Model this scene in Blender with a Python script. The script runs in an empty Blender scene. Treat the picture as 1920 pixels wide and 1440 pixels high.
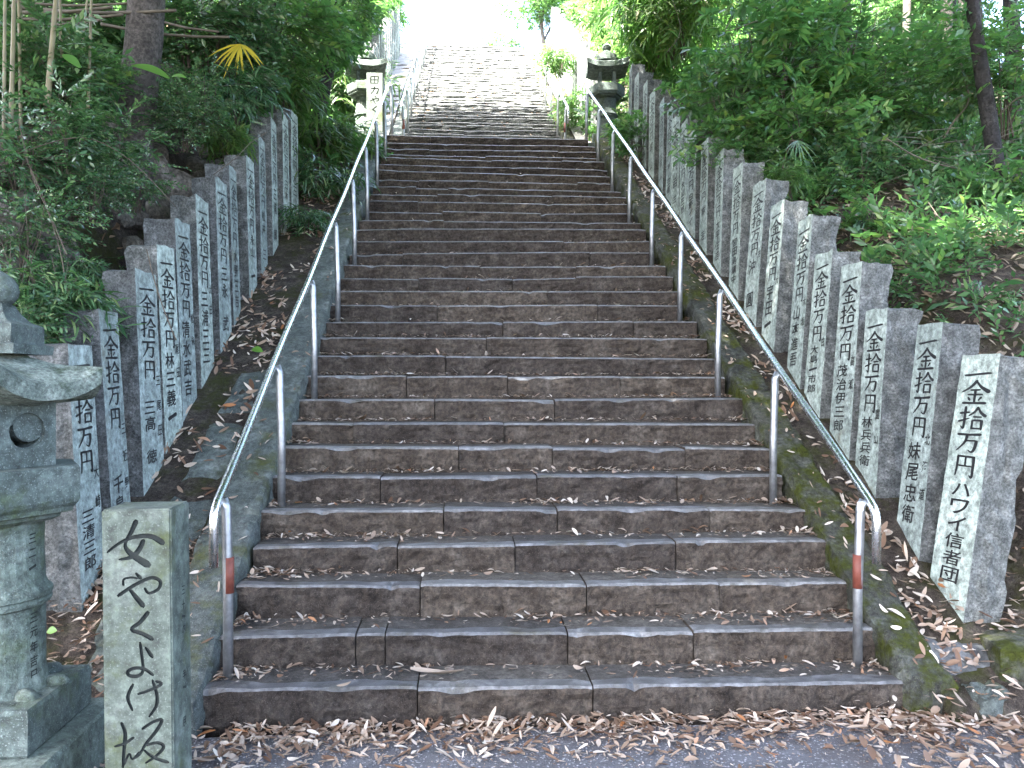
import bpy, bmesh, math, random
import numpy as np
from mathutils import Vector, Matrix, noise as mn
R = math.radians
rng = np.random.default_rng(11)
random.seed(5)
sc = bpy.context.scene
col = sc.collection

# ------------------------------------------------------------------ camera
CAMX, CAMZ, YAW, FPX = -0.4577, 1.590, 0.0625, 1500.0
cam_d = bpy.data.cameras.new('camera')
cam_d.sensor_width = 36; cam_d.lens = FPX/1920*36
cam_d.clip_start = .05; cam_d.clip_end = 600
cam = bpy.data.objects.new('camera', cam_d); col.objects.link(cam)
cam.location = (CAMX, 0, CAMZ); cam.rotation_euler = (R(90)-.0011, -0.0008, -YAW)
sc.camera = cam

# ------------------------------------------------------------------ light
SUN_EL, SUN_AZ = R(60), R(-132)          # azimuth measured from +Y towards +X
sv = Vector((math.sin(SUN_AZ)*math.cos(SUN_EL), math.cos(SUN_AZ)*math.cos(SUN_EL), math.sin(SUN_EL)))
w = bpy.data.worlds.new('World'); sc.world = w; w.use_nodes = True
nt = w.node_tree; nt.nodes.clear()
sky = nt.nodes.new('ShaderNodeTexSky'); sky.sky_type = 'NISHITA'; sky.sun_disc = False
sky.sun_elevation = SUN_EL; sky.sun_rotation = SUN_AZ; sky.air_density = .7; sky.dust_density = 4.0; sky.ozone_density = .4
bg = nt.nodes.new('ShaderNodeBackground'); bg.inputs[1].default_value = .15
wo = nt.nodes.new('ShaderNodeOutputWorld')
nt.links.new(sky.outputs[0], bg.inputs[0]); nt.links.new(bg.outputs[0], wo.inputs[0])
sd = bpy.data.lights.new('sun', 'SUN'); sd.energy = 5.0; sd.angle = R(.6); sd.color = (1, .97, .91)
so = bpy.data.objects.new('sun', sd); col.objects.link(so)
so.rotation_euler = sv.to_track_quat('Z', 'Y').to_euler()
sc.view_settings.view_transform = 'Standard'; sc.view_settings.look = 'None'
sc.view_settings.gamma = 1; sc.view_settings.use_curve_mapping = False
sc.view_settings.exposure = 4.3

# ------------------------------------------------------------------ helpers
def tag(o, label=None, cat=None, group=None, kind=None):
    if label: o['label'] = label
    if cat: o['category'] = cat
    if group: o['group'] = group
    if kind: o['kind'] = kind
    return o
def link(name, me, mats=None, parent=None, loc=None, rot=None):
    o = bpy.data.objects.new(name, me)
    if mats is not None and me is not None and len(me.materials) == 0:
        for m in (mats if isinstance(mats, (list, tuple)) else [mats]): me.materials.append(m)
    col.objects.link(o)
    if parent: o.parent = parent
    if loc is not None: o.location = loc
    if rot is not None: o.rotation_euler = rot
    return o
def empty(name, loc=(0,0,0), rz=0):
    o = bpy.data.objects.new(name, None); col.objects.link(o)
    o.location = loc; o.rotation_euler = (0,0,rz); o.empty_display_size = .1
    return o
def npmesh(name, V, F, mi=None, smooth=False):
    V = np.asarray(V, np.float32); F = np.asarray(F, np.int32)
    k = F.shape[1]; me = bpy.data.meshes.new(name)
    me.vertices.add(len(V)); me.vertices.foreach_set('co', V.ravel())
    me.loops.add(F.size); me.loops.foreach_set('vertex_index', F.ravel())
    me.polygons.add(len(F)); me.polygons.foreach_set('loop_start', np.arange(0, F.size, k, dtype=np.int32))
    me.polygons.foreach_set('loop_total', np.full(len(F), k, np.int32))
    if mi is not None: me.polygons.foreach_set('material_index', np.asarray(mi, np.int32))
    if smooth: me.polygons.foreach_set('use_smooth', np.ones(len(F), bool))
    me.update(calc_edges=True); me.validate()
    return me
def pymesh(name, V, F, mi=None, smooth=False):
    me = bpy.data.meshes.new(name); me.from_pydata([tuple(v) for v in V], [], F)
    if mi is not None: me.polygons.foreach_set('material_index', mi)
    if smooth: me.polygons.foreach_set('use_smooth', [True]*len(F))
    me.update(); return me
def bm_mesh(name, bm, smooth=False):
    me = bpy.data.meshes.new(name); bmesh.ops.recalc_face_normals(bm, faces=bm.faces)
    bm.to_mesh(me); bm.free()
    if smooth: me.polygons.foreach_set('use_smooth', [True]*len(me.polygons))
    return me
def copy_tree(o, parent=None):
    c = o.copy(); col.objects.link(c)
    if parent: c.parent = parent
    for ch in list(o.children): copy_tree(ch, c)
    return c
def n3(x, y, z, s=1.0): return mn.noise(Vector((x*s, y*s, z*s)))
def tube(path, rad, seg=10, caps=True):
    """tube along a polyline, one radius or one per point"""
    P = [Vector(p) for p in path]; n = len(P)
    rr = rad if isinstance(rad, (list, tuple)) else [rad]*n
    V, F = [], []; prev = None
    for i, p in enumerate(P):
        t = (P[min(i+1, n-1)]-P[max(i-1, 0)]).normalized()
        if prev is None:
            a = t.orthogonal().normalized()
        else:
            a = (prev - t*prev.dot(t)).normalized()
        prev = a; b = t.cross(a)
        for k in range(seg):
            th = 2*math.pi*k/seg
            V.append(p + (a*math.cos(th)+b*math.sin(th))*rr[i])
    for i in range(n-1):
        for k in range(seg):
            k2 = (k+1) % seg
            F.append((i*seg+k, i*seg+k2, (i+1)*seg+k2, (i+1)*seg+k))
    if caps:
        F.append(tuple(range(seg-1, -1, -1))); F.append(tuple(range((n-1)*seg, n*seg)))
    return V, F
def tube_mesh(name, path, rad, seg=10, smooth=True):
    V, F = tube(path, rad, seg); return pymesh(name, V, F, None, smooth)
def merge(parts):
    V, F, o = [], [], 0
    for v, f in parts:
        V += list(v); F += [tuple(i+o for i in q) for q in f]; o += len(v)
    return V, F
def W(px, py, Y):
    """a point of the place at distance Y up the path, read off the photograph"""
    x = (px-960)/FPX; z = -(py-720)/FPX
    X = x*math.cos(YAW)+math.sin(YAW); Yd = -x*math.sin(YAW)+math.cos(YAW)
    s = Y/Yd
    return Vector((CAMX+X*s, Y, CAMZ+z*s))

# ------------------------------------------------------------------ materials
def newmat(name):
    m = bpy.data.materials.new(name); m.use_nodes = True
    n = m.node_tree; n.nodes.clear()
    out = n.nodes.new('ShaderNodeOutputMaterial'); p = n.nodes.new('ShaderNodeBsdfPrincipled')
    n.links.new(p.outputs[0], out.inputs[0])
    return m, n, p, out
def N(n, t, **kw):
    x = n.nodes.new(t)
    for k, v in kw.items(): setattr(x, k, v)
    return x
def noise_tex(n, scale, detail=6, rough=.6, coord=None, dist=0):
    t = N(n, 'ShaderNodeTexNoise'); t.inputs['Scale'].default_value = scale
    t.inputs['Detail'].default_value = detail; t.inputs['Roughness'].default_value = rough
    t.inputs['Distortion'].default_value = dist
    if coord: n.links.new(coord, t.inputs['Vector'])
    return t
def ramp(n, src, stops):
    r = N(n, 'ShaderNodeValToRGB'); e = r.color_ramp.elements
    while len(e) < len(stops): e.new(.5)
    for i, (p, c) in enumerate(stops):
        e[i].position = p; e[i].color = (*c, 1) if len(c) == 3 else c
    n.links.new(src, r.inputs[0]); return r
def mix(n, fac, a, b, mode='MIX'):
    m = N(n, 'ShaderNodeMix', data_type='RGBA', blend_type=mode)
    if isinstance(fac, (int, float)): m.inputs[0].default_value = fac
    else: n.links.new(fac, m.inputs[0])
    for s, v in ((6, a), (7, b)):
        if isinstance(v, (tuple, list)): m.inputs[s].default_value = (*v, 1)
        else: n.links.new(v, m.inputs[s])
    return m.outputs[2]
def wcoord(n): return N(n, 'ShaderNodeNewGeometry').outputs['Position']
def bump(n, p, src, strength=.5, dist=.01):
    b = N(n, 'ShaderNodeBump'); b.inputs['Strength'].default_value = strength
    b.inputs['Distance'].default_value = dist
    n.links.new(src, b.inputs['Height']); n.links.new(b.outputs[0], p.inputs['Normal'])
def stone_mat(name, c1, c2, c3, scale=6, rough=.75, bs=.6, bd=.012, moss=None, mossamt=.55, speck=None, spec=.4, mossscale=2.2):
    m, n, p, o = newmat(name); co = wcoord(n)
    a = noise_tex(n, scale, 8, .65, co); b = noise_tex(n, scale*5, 6, .7, co); c = noise_tex(n, scale*28, 3, .6, co)
    base = ramp(n, a.outputs[0], [(.3, c1), (.52, c2), (.72, c3)]).outputs[0]
    oi = N(n, 'ShaderNodeObjectInfo')
    base = mix(n, .75, base, ramp(n, b.outputs[0], [(.36, (.28,.28,.28)), (.5, (.9,.9,.9)), (.66, (1.7,1.7,1.7))]).outputs[0], 'MULTIPLY')  # relief shading put into the colour: bump hollows darker, ridges lighter
    base = mix(n, 1, base, ramp(n, oi.outputs['Random'], [(0, (.78,.78,.8)), (1, (1.22,1.2,1.15))]).outputs[0], 'MULTIPLY')
    if speck:
        base = mix(n, ramp(n, c.outputs[0], [(.58, (0,0,0)), (.7, (.8,.8,.8))]).outputs[0], base, speck)
    if moss:
        q = noise_tex(n, mossscale, 8, .72, co); 
        base = mix(n, ramp(n, q.outputs[0], [(mossamt-.06, (0,0,0)), (mossamt+.08, (1,1,1))]).outputs[0], base,
                   ramp(n, b.outputs[0], [(.35, tuple(k*.5 for k in moss)), (.65, moss)]).outputs[0])
    n.links.new(base, p.inputs['Base Color'])
    p.inputs['Specular IOR Level'].default_value = spec
    rr = ramp(n, b.outputs[0], [(.3, (rough-.15,)*3), (.7, (min(1, rough+.15),)*3)])
    n.links.new(rr.outputs[0], p.inputs['Roughness'])
    ad = N(n, 'ShaderNodeMath', operation='ADD'); ad2 = N(n, 'ShaderNodeMath', operation='MULTIPLY'); ad2.inputs[1].default_value = .45
    n.links.new(c.outputs[0], ad2.inputs[0]); n.links.new(b.outputs[0], ad.inputs[0]); n.links.new(ad2.outputs[0], ad.inputs[1])
    bump(n, p, ad.outputs[0], bs, bd)
    return m
def leaf_mat(name, stops, rough=.4, trans=.35, spec=.5, ttint=(.20, .48, .10)):
    m, n, p, o = newmat(name)
    g = N(n, 'ShaderNodeNewGeometry'); oi = N(n, 'ShaderNodeObjectInfo')
    base = ramp(n, g.outputs['Random Per Island'], stops).outputs[0]
    base = mix(n, 1, base, ramp(n, oi.outputs['Random'], [(0, (.75,.8,.8)), (1, (1.25,1.15,1.0))]).outputs[0], 'MULTIPLY')
    n.links.new(base, p.inputs['Base Color']); p.inputs['Roughness'].default_value = rough
    p.inputs['Specular IOR Level'].default_value = spec
    if trans > 0:
        t = N(n, 'ShaderNodeBsdfTranslucent'); tc = mix(n, .55, base, ttint); n.links.new(tc, t.inputs[0])
        ms = N(n, 'ShaderNodeMixShader'); ms.inputs[0].default_value = trans
        n.links.new(p.outputs[0], ms.inputs[1]); n.links.new(t.outputs[0], ms.inputs[2]); n.links.new(ms.outputs[0], o.inputs[0])
    return m
def plain(name, c, rough=.8, metal=0, spec=.4, bs=0, scale=40, var=.25):
    m, n, p, o = newmat(name); co = wcoord(n)
    t = noise_tex(n, scale, 5, .6, co)
    v = ramp(n, t.outputs[0], [(.3, tuple(k*(1-var) for k in c)), (.7, tuple(k*(1+var) for k in c))])
    n.links.new(v.outputs[0], p.inputs['Base Color'])
    p.inputs['Roughness'].default_value = rough; p.inputs['Metallic'].default_value = metal
    p.inputs['Specular IOR Level'].default_value = spec
    if bs: bump(n, p, t.outputs[0], bs, .006)
    return m
M = {}
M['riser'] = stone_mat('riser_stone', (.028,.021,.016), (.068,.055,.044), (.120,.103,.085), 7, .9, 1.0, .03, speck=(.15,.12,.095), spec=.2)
M['tread'] = stone_mat('tread_stone', (.055,.054,.051), (.105,.105,.106), (.170,.172,.175), 6, .46, .9, .012, spec=.75, moss=(.055,.050,.030), mossamt=.60, mossscale=5)
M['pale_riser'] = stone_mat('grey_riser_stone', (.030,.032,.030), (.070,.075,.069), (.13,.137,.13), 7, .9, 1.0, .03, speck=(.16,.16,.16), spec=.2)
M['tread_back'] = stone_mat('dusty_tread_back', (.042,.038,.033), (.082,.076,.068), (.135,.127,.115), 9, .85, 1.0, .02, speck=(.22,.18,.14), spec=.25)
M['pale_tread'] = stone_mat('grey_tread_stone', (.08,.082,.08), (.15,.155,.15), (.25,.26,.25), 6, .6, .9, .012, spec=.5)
M['curb'] = stone_mat('curb_stone', (.040,.050,.045), (.082,.098,.088), (.17,.19,.175), 6, .85, 1.0, .02, moss=(.070,.078,.014), mossamt=.60, speck=(.22,.25,.22))
M['curb_moss'] = stone_mat('mossy_curb_stone', (.035,.034,.027), (.075,.078,.066), (.14,.15,.13), 7, .9, 1.0, .03, moss=(.060,.070,.010), mossamt=.50, mossscale=5.0, speck=(.17,.16,.10), spec=.15)
M['granite'] = stone_mat('rough_granite', (.068,.074,.070), (.17,.182,.174), (.34,.355,.342), 14, .9, 1.0, .035, speck=(.40,.41,.41), spec=.25)
M['dressed'] = stone_mat('dressed_granite', (.165,.20,.18), (.265,.315,.285), (.35,.40,.365), 5, .75, .6, .004, speck=(.44,.48,.47), spec=.3, moss=(.15,.14,.09), mossamt=.64, mossscale=2.5)
M['lantern'] = stone_mat('lantern_stone', (.040,.055,.047), (.080,.104,.091), (.14,.17,.153), 5.5, .8, .8, .012, moss=(.060,.085,.028), mossamt=.60, speck=(.22,.26,.235))
M['lichen'] = stone_mat('lichened_stone', (.075,.10,.088), (.17,.215,.19), (.33,.38,.34), 16, .9, 1.0, .02, moss=(.05,.085,.04), mossamt=.58, mossscale=9, speck=(.42,.46,.41))
M['sign'] = stone_mat('signpost_stone', (.040,.052,.042), (.078,.097,.080), (.125,.142,.125), 4.0, .8, .5, .006, moss=(.060,.075,.024), mossamt=.56, mossscale=3, speck=(.17,.20,.17))
M['rock'] = stone_mat('bank_rock', (.07,.062,.052), (.17,.15,.125), (.31,.28,.24), 7, .9, 1.0, .03, spec=.2)
M['dirt'] = stone_mat('dirt', (.020,.015,.012), (.056,.046,.038), (.11,.096,.080), 8, .95, 1.0, .03, moss=(.055,.058,.018), mossamt=.545, mossscale=3, speck=(.24,.19,.15), spec=.15)
M['slab'] = stone_mat('flat_slab', (.04,.042,.045), (.075,.08,.083), (.12,.125,.13), 5, .8, .8, .015)
M['ink'] = plain('black_ink', (.012,.012,.013), .6, var=.2)
M['carve'] = plain('carved_recess', (.014,.018,.016), .9, bs=.4, var=.4)
M['steel'] = None
def steel():
    m, n, p, o = newmat('brushed_steel'); co = wcoord(n)
    t = noise_tex(n, 30, 5, .6, co)
    p.inputs['Base Color'].default_value = (.80,.82,.82,1); p.inputs['Metallic'].default_value = 1
    n.links.new(ramp(n, t.outputs[0], [(.3, (.24,)*3), (.75, (.30,)*3)]).outputs[0], p.inputs['Roughness'])
    return m
M['steel'] = steel()
M['post_steel'] = plain('dull_post_steel', (.30,.31,.315), .42, metal=.85, var=.3, scale=18)
M['red_band'] = plain('faded_red_tape', (.13,.035,.022), .6, var=.25)
M['white'] = plain('white_label', (.75,.76,.78), .5, var=.05)
M['blue'] = plain('grey_print', (.22,.25,.30), .5, var=.05)
M['bark'] = stone_mat('bark', (.05,.045,.04), (.10,.09,.08), (.17,.155,.14), 8, .9, 1.0, .02, spec=.2)
M['bark_dark'] = stone_mat('dark_bark', (.02,.019,.018), (.045,.042,.04), (.08,.075,.07), 8, .9, 1.0, .02, spec=.2)
M['twig'] = plain('twig', (.07,.055,.04), .8)
M['culm'] = plain('bamboo_culm', (.15,.13,.065), .5, var=.35, scale=6)
M['deadculm'] = plain('dead_bamboo', (.085,.072,.052), .7, var=.35, scale=9)
M['leafA'] = leaf_mat('broad_leaf', [(0,(.020,.062,.028)), (.5,(.048,.122,.044)), (.85,(.10,.20,.055)), (1,(.16,.23,.05))], .33, .4, .7)
M['leafB'] = leaf_mat('bamboo_leaf', [(0,(.030,.070,.016)), (.5,(.055,.115,.024)), (.9,(.10,.17,.035)), (1,(.17,.17,.06))], .42, .4)
M['leafC'] = leaf_mat('dark_leaf', [(0,(.020,.060,.034)), (.5,(.060,.130,.070)), (.85,(.11,.21,.105)), (1,(.18,.25,.11))], .27, .3, .8, ttint=(.15,.38,.06))
M['yellow'] = leaf_mat('yellow_palm_leaf', [(0,(.35,.30,.02)), (1,(.50,.42,.04))], .5, .4, ttint=(.6,.5,.03))
M['fresh'] = leaf_mat('fresh_leaf', [(0,(.08,.20,.03)), (1,(.15,.30,.04))], .45, .3)
M['bigleaf'] = leaf_mat('big_green_leaf', [(0,(.05,.14,.03)), (1,(.09,.20,.04))], .4, .45)
M['dry'] = leaf_mat('dry_leaf', [(0,(.08,.042,.026)), (.22,(.17,.105,.072)), (.5,(.28,.21,.165)), (.78,(.42,.35,.30)), (.93,(.56,.50,.45)), (1,(.30,.12,.04))], .55, .12, .35, ttint=(.5,.3,.12))
M['drydark'] = leaf_mat('brown_leaf', [(0,(.07,.045,.03)), (.4,(.14,.095,.065)), (.8,(.26,.20,.15)), (1,(.36,.29,.22))], .6, .12, .3, ttint=(.4,.25,.1))
def asphalt():
    m, n, p, o = newmat('asphalt'); co = wcoord(n)
    a = noise_tex(n, 3, 6, .6, co); v = N(n, 'ShaderNodeTexVoronoi'); v.inputs['Scale'].default_value = 130; n.links.new(co, v.inputs['Vector'])
    b = noise_tex(n, 90, 4, .7, co)
    base = ramp(n, a.outputs[0], [(.3, (.055,.055,.060)), (.7, (.100,.100,.110))]).outputs[0]
    base = mix(n, ramp(n, b.outputs[0], [(.56, (0,0,0)), (.66, (.6,.6,.6))]).outputs[0], base, (.20,.20,.215))
    sp = N(n, 'ShaderNodeSeparateColor'); n.links.new(v.outputs['Color'], sp.inputs[0])
    base = mix(n, ramp(n, sp.outputs[0], [(.90, (0,0,0)), (.94, (.7,.7,.7))]).outputs[0], base, (.38,.37,.38))
    d = noise_tex(n, 2.2, 8, .7, co)
    base = mix(n, ramp(n, d.outputs[0], [(.50, (0,0,0)), (.72, (.7,.7,.7))]).outputs[0], base, (.055,.042,.036))
    n.links.new(base, p.inputs['Base Color']); p.inputs['Roughness'].default_value = .75
    bump(n, p, v.outputs['Distance'], .8, .006)
    return m
M['asphalt'] = asphalt()

# ------------------------------------------------------------------ the lie of the land
Y1, TD, RH = 3.7367, .27729, .165
SL = RH/TD
# measured nosing heights and ends, left and right, of the 33 lower steps
STEP = {1:(.185,.148,-1.62,1.66),2:(.350,.320,-1.62,1.655),3:(.526,.486,-1.62,1.659),4:(.671,.670,-1.60,1.658),5:(.828,.812,-1.636,1.652),6:(.992,.988,-1.635,1.61),7:(1.168,1.140,-1.646,1.655),8:(1.307,1.303,-1.638,1.649),9:(1.469,1.471,-1.634,1.648),10:(1.643,1.644,-1.644,1.60),11:(1.813,1.800,-1.629,1.623),12:(1.979,1.979,-1.635,1.627),13:(2.127,2.153,-1.642,1.619),14:(2.291,2.323,-1.66,1.57),15:(2.454,2.480,-1.606,1.62),16:(2.615,2.650,-1.638,1.625),17:(2.778,2.808,-1.642,1.619),18:(2.945,2.982,-1.605,1.568),19:(3.110,3.170,-1.614,1.611),20:(3.308,3.337,-1.622,1.608),21:(3.459,3.478,-1.609,1.609),22:(3.630,3.646,-1.569,1.579),23:(3.812,3.827,-1.588,1.584),24:(3.969,3.982,-1.587,1.607),25:(4.124,4.119,-1.577,1.593),26:(4.284,4.279,-1.558,1.546),27:(4.470,4.447,-1.58,1.553),28:(4.636,4.628,-1.593,1.566),29:(4.803,4.803,-1.584,1.577),30:(4.931,4.946,-1.596,1.522),31:(5.090,5.118,-1.607,1.552),32:(5.253,5.269,-1.601,1.573),33:(5.469,5.451,-1.61,1.517)}
YT = Y1+32*TD; ZT = 5.45            # lip of the landing
Y2 = 13.95; N2 = 39; XC2 = -.06; HW2 = 1.49
YE = Y2+(N2-1)*TD; ZE = ZT+N2*RH
def zp(y):
    """height of the line of nosings"""
    y = np.asarray(y, float)
    a = np.clip((y-Y1)*SL+.165, 0, ZT); a = np.where(y < Y1-.15, 0, a)
    b = np.where(y > Y2-.1, np.clip((y-Y2)*SL+.165, 0, ZE-ZT), 0)
    return a+b
def sst(a, b, x):
    t = np.clip((x-a)/(b-a), 0, 1); return t*t*(3-2*t)
def fbm(x, y, s):
    return (np.sin(x*s*1.7+y*s*.9+1.3)+np.sin(x*s*-.8+y*s*2.1+4.1)+.5*np.sin(x*s*3.9+y*s*3.1)+.5*np.sin(x*s*2.9-y*s*4.7+2))/3
def ground(x, y):
    x = np.asarray(x, float); y = np.asarray(y, float)
    base = zp(y)
    off = np.where(np.abs(x) < 1.80, -.30, -.03)
    off = np.where((y < 3.62), -.012, off)
    lb = sst(2.75, 3.55, -x)*1.75 + np.clip(-x-3.5, 0, 30)*.30
    rb = sst(2.35, 3.3, x)*.85 + np.clip(x-3.2, 0, 30)*.22
    fl = sst(3.3, 5.0, y); fr = sst(2.6, 4.8, y)
    far = sst(0, 6, np.abs(x)-3.5)
    b2 = base*(1-.38*far)
    rough = fbm(x, y, 1.1)*.10*sst(2.4, 3.4, np.abs(x)) + fbm(x, y, 6)*.012
    rough = rough*sst(2.9, 3.9, y)
    return b2 + off + lb*fl + rb*fr + rough
xs = np.unique(np.concatenate([np.linspace(-70,-9,26), np.linspace(-9,-4,34), np.linspace(-4,-1.5,60), np.linspace(-1.5,1.5,7), np.linspace(1.5,4,60), np.linspace(4,9,34), np.linspace(9,70,26)]))
ys = np.unique(np.concatenate([np.linspace(-60,-2,20), np.linspace(-2,3.4,28), np.linspace(3.4,14.5,190), np.linspace(14.5,25,110), np.linspace(25,110,34)]))
GX, GY = np.meshgrid(xs, ys); GZ = ground(GX, GY)
V = np.stack([GX, GY, GZ], -1).reshape(-1, 3)
nx, ny = len(xs), len(ys)
I = (np.arange(ny-1)[:, None]*nx+np.arange(nx-1)[None]).ravel()
F = np.stack([I, I+1, I+nx+1, I+nx], 1)
tag(link('ground', npmesh('ground', V, F, smooth=True), M['dirt']), 'brown earth slope strewn with dry leaves on both sides of the stone stairs', 'ground', kind='structure')

# paved path at the foot of the stairs, ragged edges
def ragged(px0, px1, py0, py1, nxx, nyy):
    V, F = [], []
    for j in range(nyy+1):
        for i in range(nxx+1):
            u, v = i/nxx, j/nyy
            x = px0+(px1-px0)*u; y = py0+(py1-py0)*v
            if i in (0, nxx): x += .06*n3(x, y*3, 0)
            if i == nxx: x -= .45*max(0, (y-2.6))
            if j == nyy: y += .03*n3(x*4, 0, 2)
            V.append((x, y, .004+.003*n3(x*2, y*2, 5)))
    for j in range(nyy):
        for i in range(nxx):
            a = j*(nxx+1)+i; F.append((a, a+1, a+nxx+2, a+nxx+1))
    return V, F
V, F = ragged(-2.6, 2.35, -14, 3.66, 40, 60)
tag(link('path', pymesh('path', V, F, smooth=True), M['asphalt']), 'grey speckled asphalt path at the foot of the stone stairs', 'path', kind='structure')

# ------------------------------------------------------------------ stairs, block by block
def block_mesh(x0, x1, y, zl, zr, xl, xr, h, depth, step, seed, amp=1.0, mi_back=True):
    """one dressed stone of a step: rough front, worn nosing, flat tread"""
    n = max(3, int((x1-x0)/step)+1)
    prof = [(0, -h-.03, 'f'), (0, -h*.84, 'f'), (0, -h*.67, 'f'), (0, -h*.5, 'f'), (0, -h*.33, 'f'), (0, -h*.17, 'f'), (.001, -.012, 'e'), (.012, 0, 't'), (.085, .001, 'm'), (.15, .001, 'm'), (depth, .0, 't')]
    V, F, mi = [], [], []
    a_ = 1.0 if step < .05 else 1.9
    dz = a_*random.uniform(-.007, .007); dy = random.uniform(-.010, .010); tilt = a_*random.uniform(-.008, .008)
    chips = [(random.uniform(x0, x1), random.uniform(.03, .12), random.uniform(.008, .028)) for _ in range(random.choice((0, 0, 1, 1, 2)))]
    for i in range(n+1):
        u = i/n; x = x0+(x1-x0)*u
        zt = zl+(zr-zl)*(x-xl)/(xr-xl)+dz+tilt*(u-.5)
        for j, (py, pz, k) in enumerate(prof):
            q = n3(x*7+seed, j*1.7, seed*.37); q2 = n3(x*19+seed, j*2.3, 9)
            yy = y+py+dy; zz = zt+pz
            if k == 'f': yy += amp*(.016*q+.013*n3(x*16, zz*22, seed)+.009*n3(x*38, zz*48, seed+4))
            if k == 'e': yy += amp*(.007*q+.004*q2); zz += amp*.003*q2
            if k == 'm': yy += .045*n3(x*3+seed, py*9, 3)+.02*n3(x*13, seed, py*20); zz += .003*q
            if k == 't': zz += .004*q+amp*.002*q2; yy += .006*q if py < .05 else 0
            if k in 'ef' or (k == 't' and py < .05):
                for cx, cw, cd in chips:
                    if abs(x-cx) < cw:
                        s = (1-abs(x-cx)/cw)
                        if k == 'e': zz -= cd*s; yy += cd*.6*s
                        elif j == 7: zz -= cd*.45*s; yy += cd*s
                        elif j == 5: yy += cd*.5*s
            if i in (0, n): zz -= .003 if k != 'f' else 0
            V.append((x, yy, zz))
    m = len(prof)
    for i in range(n):
        for j in range(m-1):
            a = i*m+j; F.append((a, a+m, a+m+1, a+1)); mi.append(2 if (j >= 8 and mi_back) else (1 if j >= 6 else 0))
    F.append(tuple(range(m-1, -1, -1))+()) ; mi.append(0)
    F.append(tuple(range(n*m, n*m+m))); mi.append(0)
    # close the ends down at the back
    return pymesh('step_stone', V, F, mi, False)
JOINTS = {1:[783,1112],2:[667,722,1065,1300],3:[788,1100,1350],4:[745,966,1268],5:[832,1045,1330],6:[713,1007,1270],7:[860,1036,1285],8:[662,945],9:[815,1040],10:[762,952,1163],11:[835],12:[912],13:[943,1187],14:[820,1120],15:[1027],17:[900,1080],18:[755,1105],19:[1057],20:[745,1075],21:[832],23:[784,1065],24:[820,1035],25:[780,840],27:[747],33:[807]}
stairs = empty('stone_stairs', (0, Y1, 0)); tag(stairs, kind='structure', label='lower flight of worn dark brown stone steps between the steel handrails', cat='stairs')
def add_block(me, parent, Y0, mm=('riser', 'tread')):
    o = link('step_stone', me, [M[q] for q in mm+('tread_back',)], parent); o.location = (0, -Y0, 0); return o
for n in range(1, 34):
    zl, zr, xl, xr = STEP[n]; y = Y1+(n-1)*TD
    h = RH if n > 1 else .20
    if n in JOINTS: js = [W(p, 700, y).x for p in JOINTS[n]]
    else:
        js = []; c = xl+random.uniform(.5, 1.1)
        while c < xr-.4: js.append(c); c += random.uniform(.6, 1.2)
    ed = [xl-.03]+js+[xr+.03]
    st = .022 if n < 8 else (.035 if n < 16 else .06)
    for a, b in zip(ed[:-1], ed[1:]):
        dep = TD+.06 if n < 33 else Y2-YT+.2
        add_block(block_mesh(a+.003, b-.003, y, zl, zr, xl, xr, h, dep, st, n*3.1+a), stairs, Y1)
stairs2 = empty('stone_stairs', (0, Y2, ZT)); tag(stairs2, kind='structure', label='upper flight of sunlit stone steps climbing beyond the landing', cat='stairs')
for n in range(1, N2+1):
    y = Y2+(n-1)*TD+random.uniform(-.008, .008); zz = ZT+n*RH+random.uniform(-.012, .012); zr = zz+random.uniform(-.012, .012)
    xl, xr = XC2-HW2+random.uniform(-.03, .03), XC2+HW2+random.uniform(-.03, .03)
    js = []; c = xl+random.uniform(.3, .9)
    while c < xr-.3: js.append(c); c += random.uniform(.45, .95)
    ed = [xl]+js+[xr]
    for a, b in zip(ed[:-1], ed[1:]):
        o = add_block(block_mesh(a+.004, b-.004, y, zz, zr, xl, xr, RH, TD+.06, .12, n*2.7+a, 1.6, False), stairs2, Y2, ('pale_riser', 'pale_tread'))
        o.location = (0, -Y2, -ZT)
# top platform beyond the last step
V, F = [], []
for j in range(9):
    for i in range(9):
        x = -3+i*.75; y = YE+.25+j*.9; V.append((x, y, ZE+.0+.01*n3(x, y, 1)))
for j in range(8):
    for i in range(8): a = j*9+i; F.append((a, a+1, a+10, a+9))
tag(link('pavement', pymesh('pavement', V, F), M['tread']), 'pale stone paving at the head of the upper flight', 'pavement', kind='structure')

# pale strips added beside the upper flight to stand in for white glare
for side, x0, x1, lab in ((-1, -3.3, XC2-HW2-.27, 'added pale strip left of the upper flight, standing in for white glare'), (1, XC2+HW2+.24, XC2+HW2+.50, 'added pale strip right of the upper flight, standing in for rail glare')):
    V, F = [], []
    for j in range(41):
        for i in range(4):
            x = x0+(x1-x0)*i/3; y = Y2+.4+(YE-Y2)*j/40; V.append((x, y, ZT+(y-Y2)*SL+.14+.015*n3(x*2, y*3, 0)))
    for j in range(40):
        for i in range(3): a = j*4+i; F.append((a, a+1, a+5, a+4))
    tag(link('glare_strip', pymesh('glare_strip', V, F, smooth=True), M['pale_tread']), lab, 'margin', kind='structure')
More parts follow.
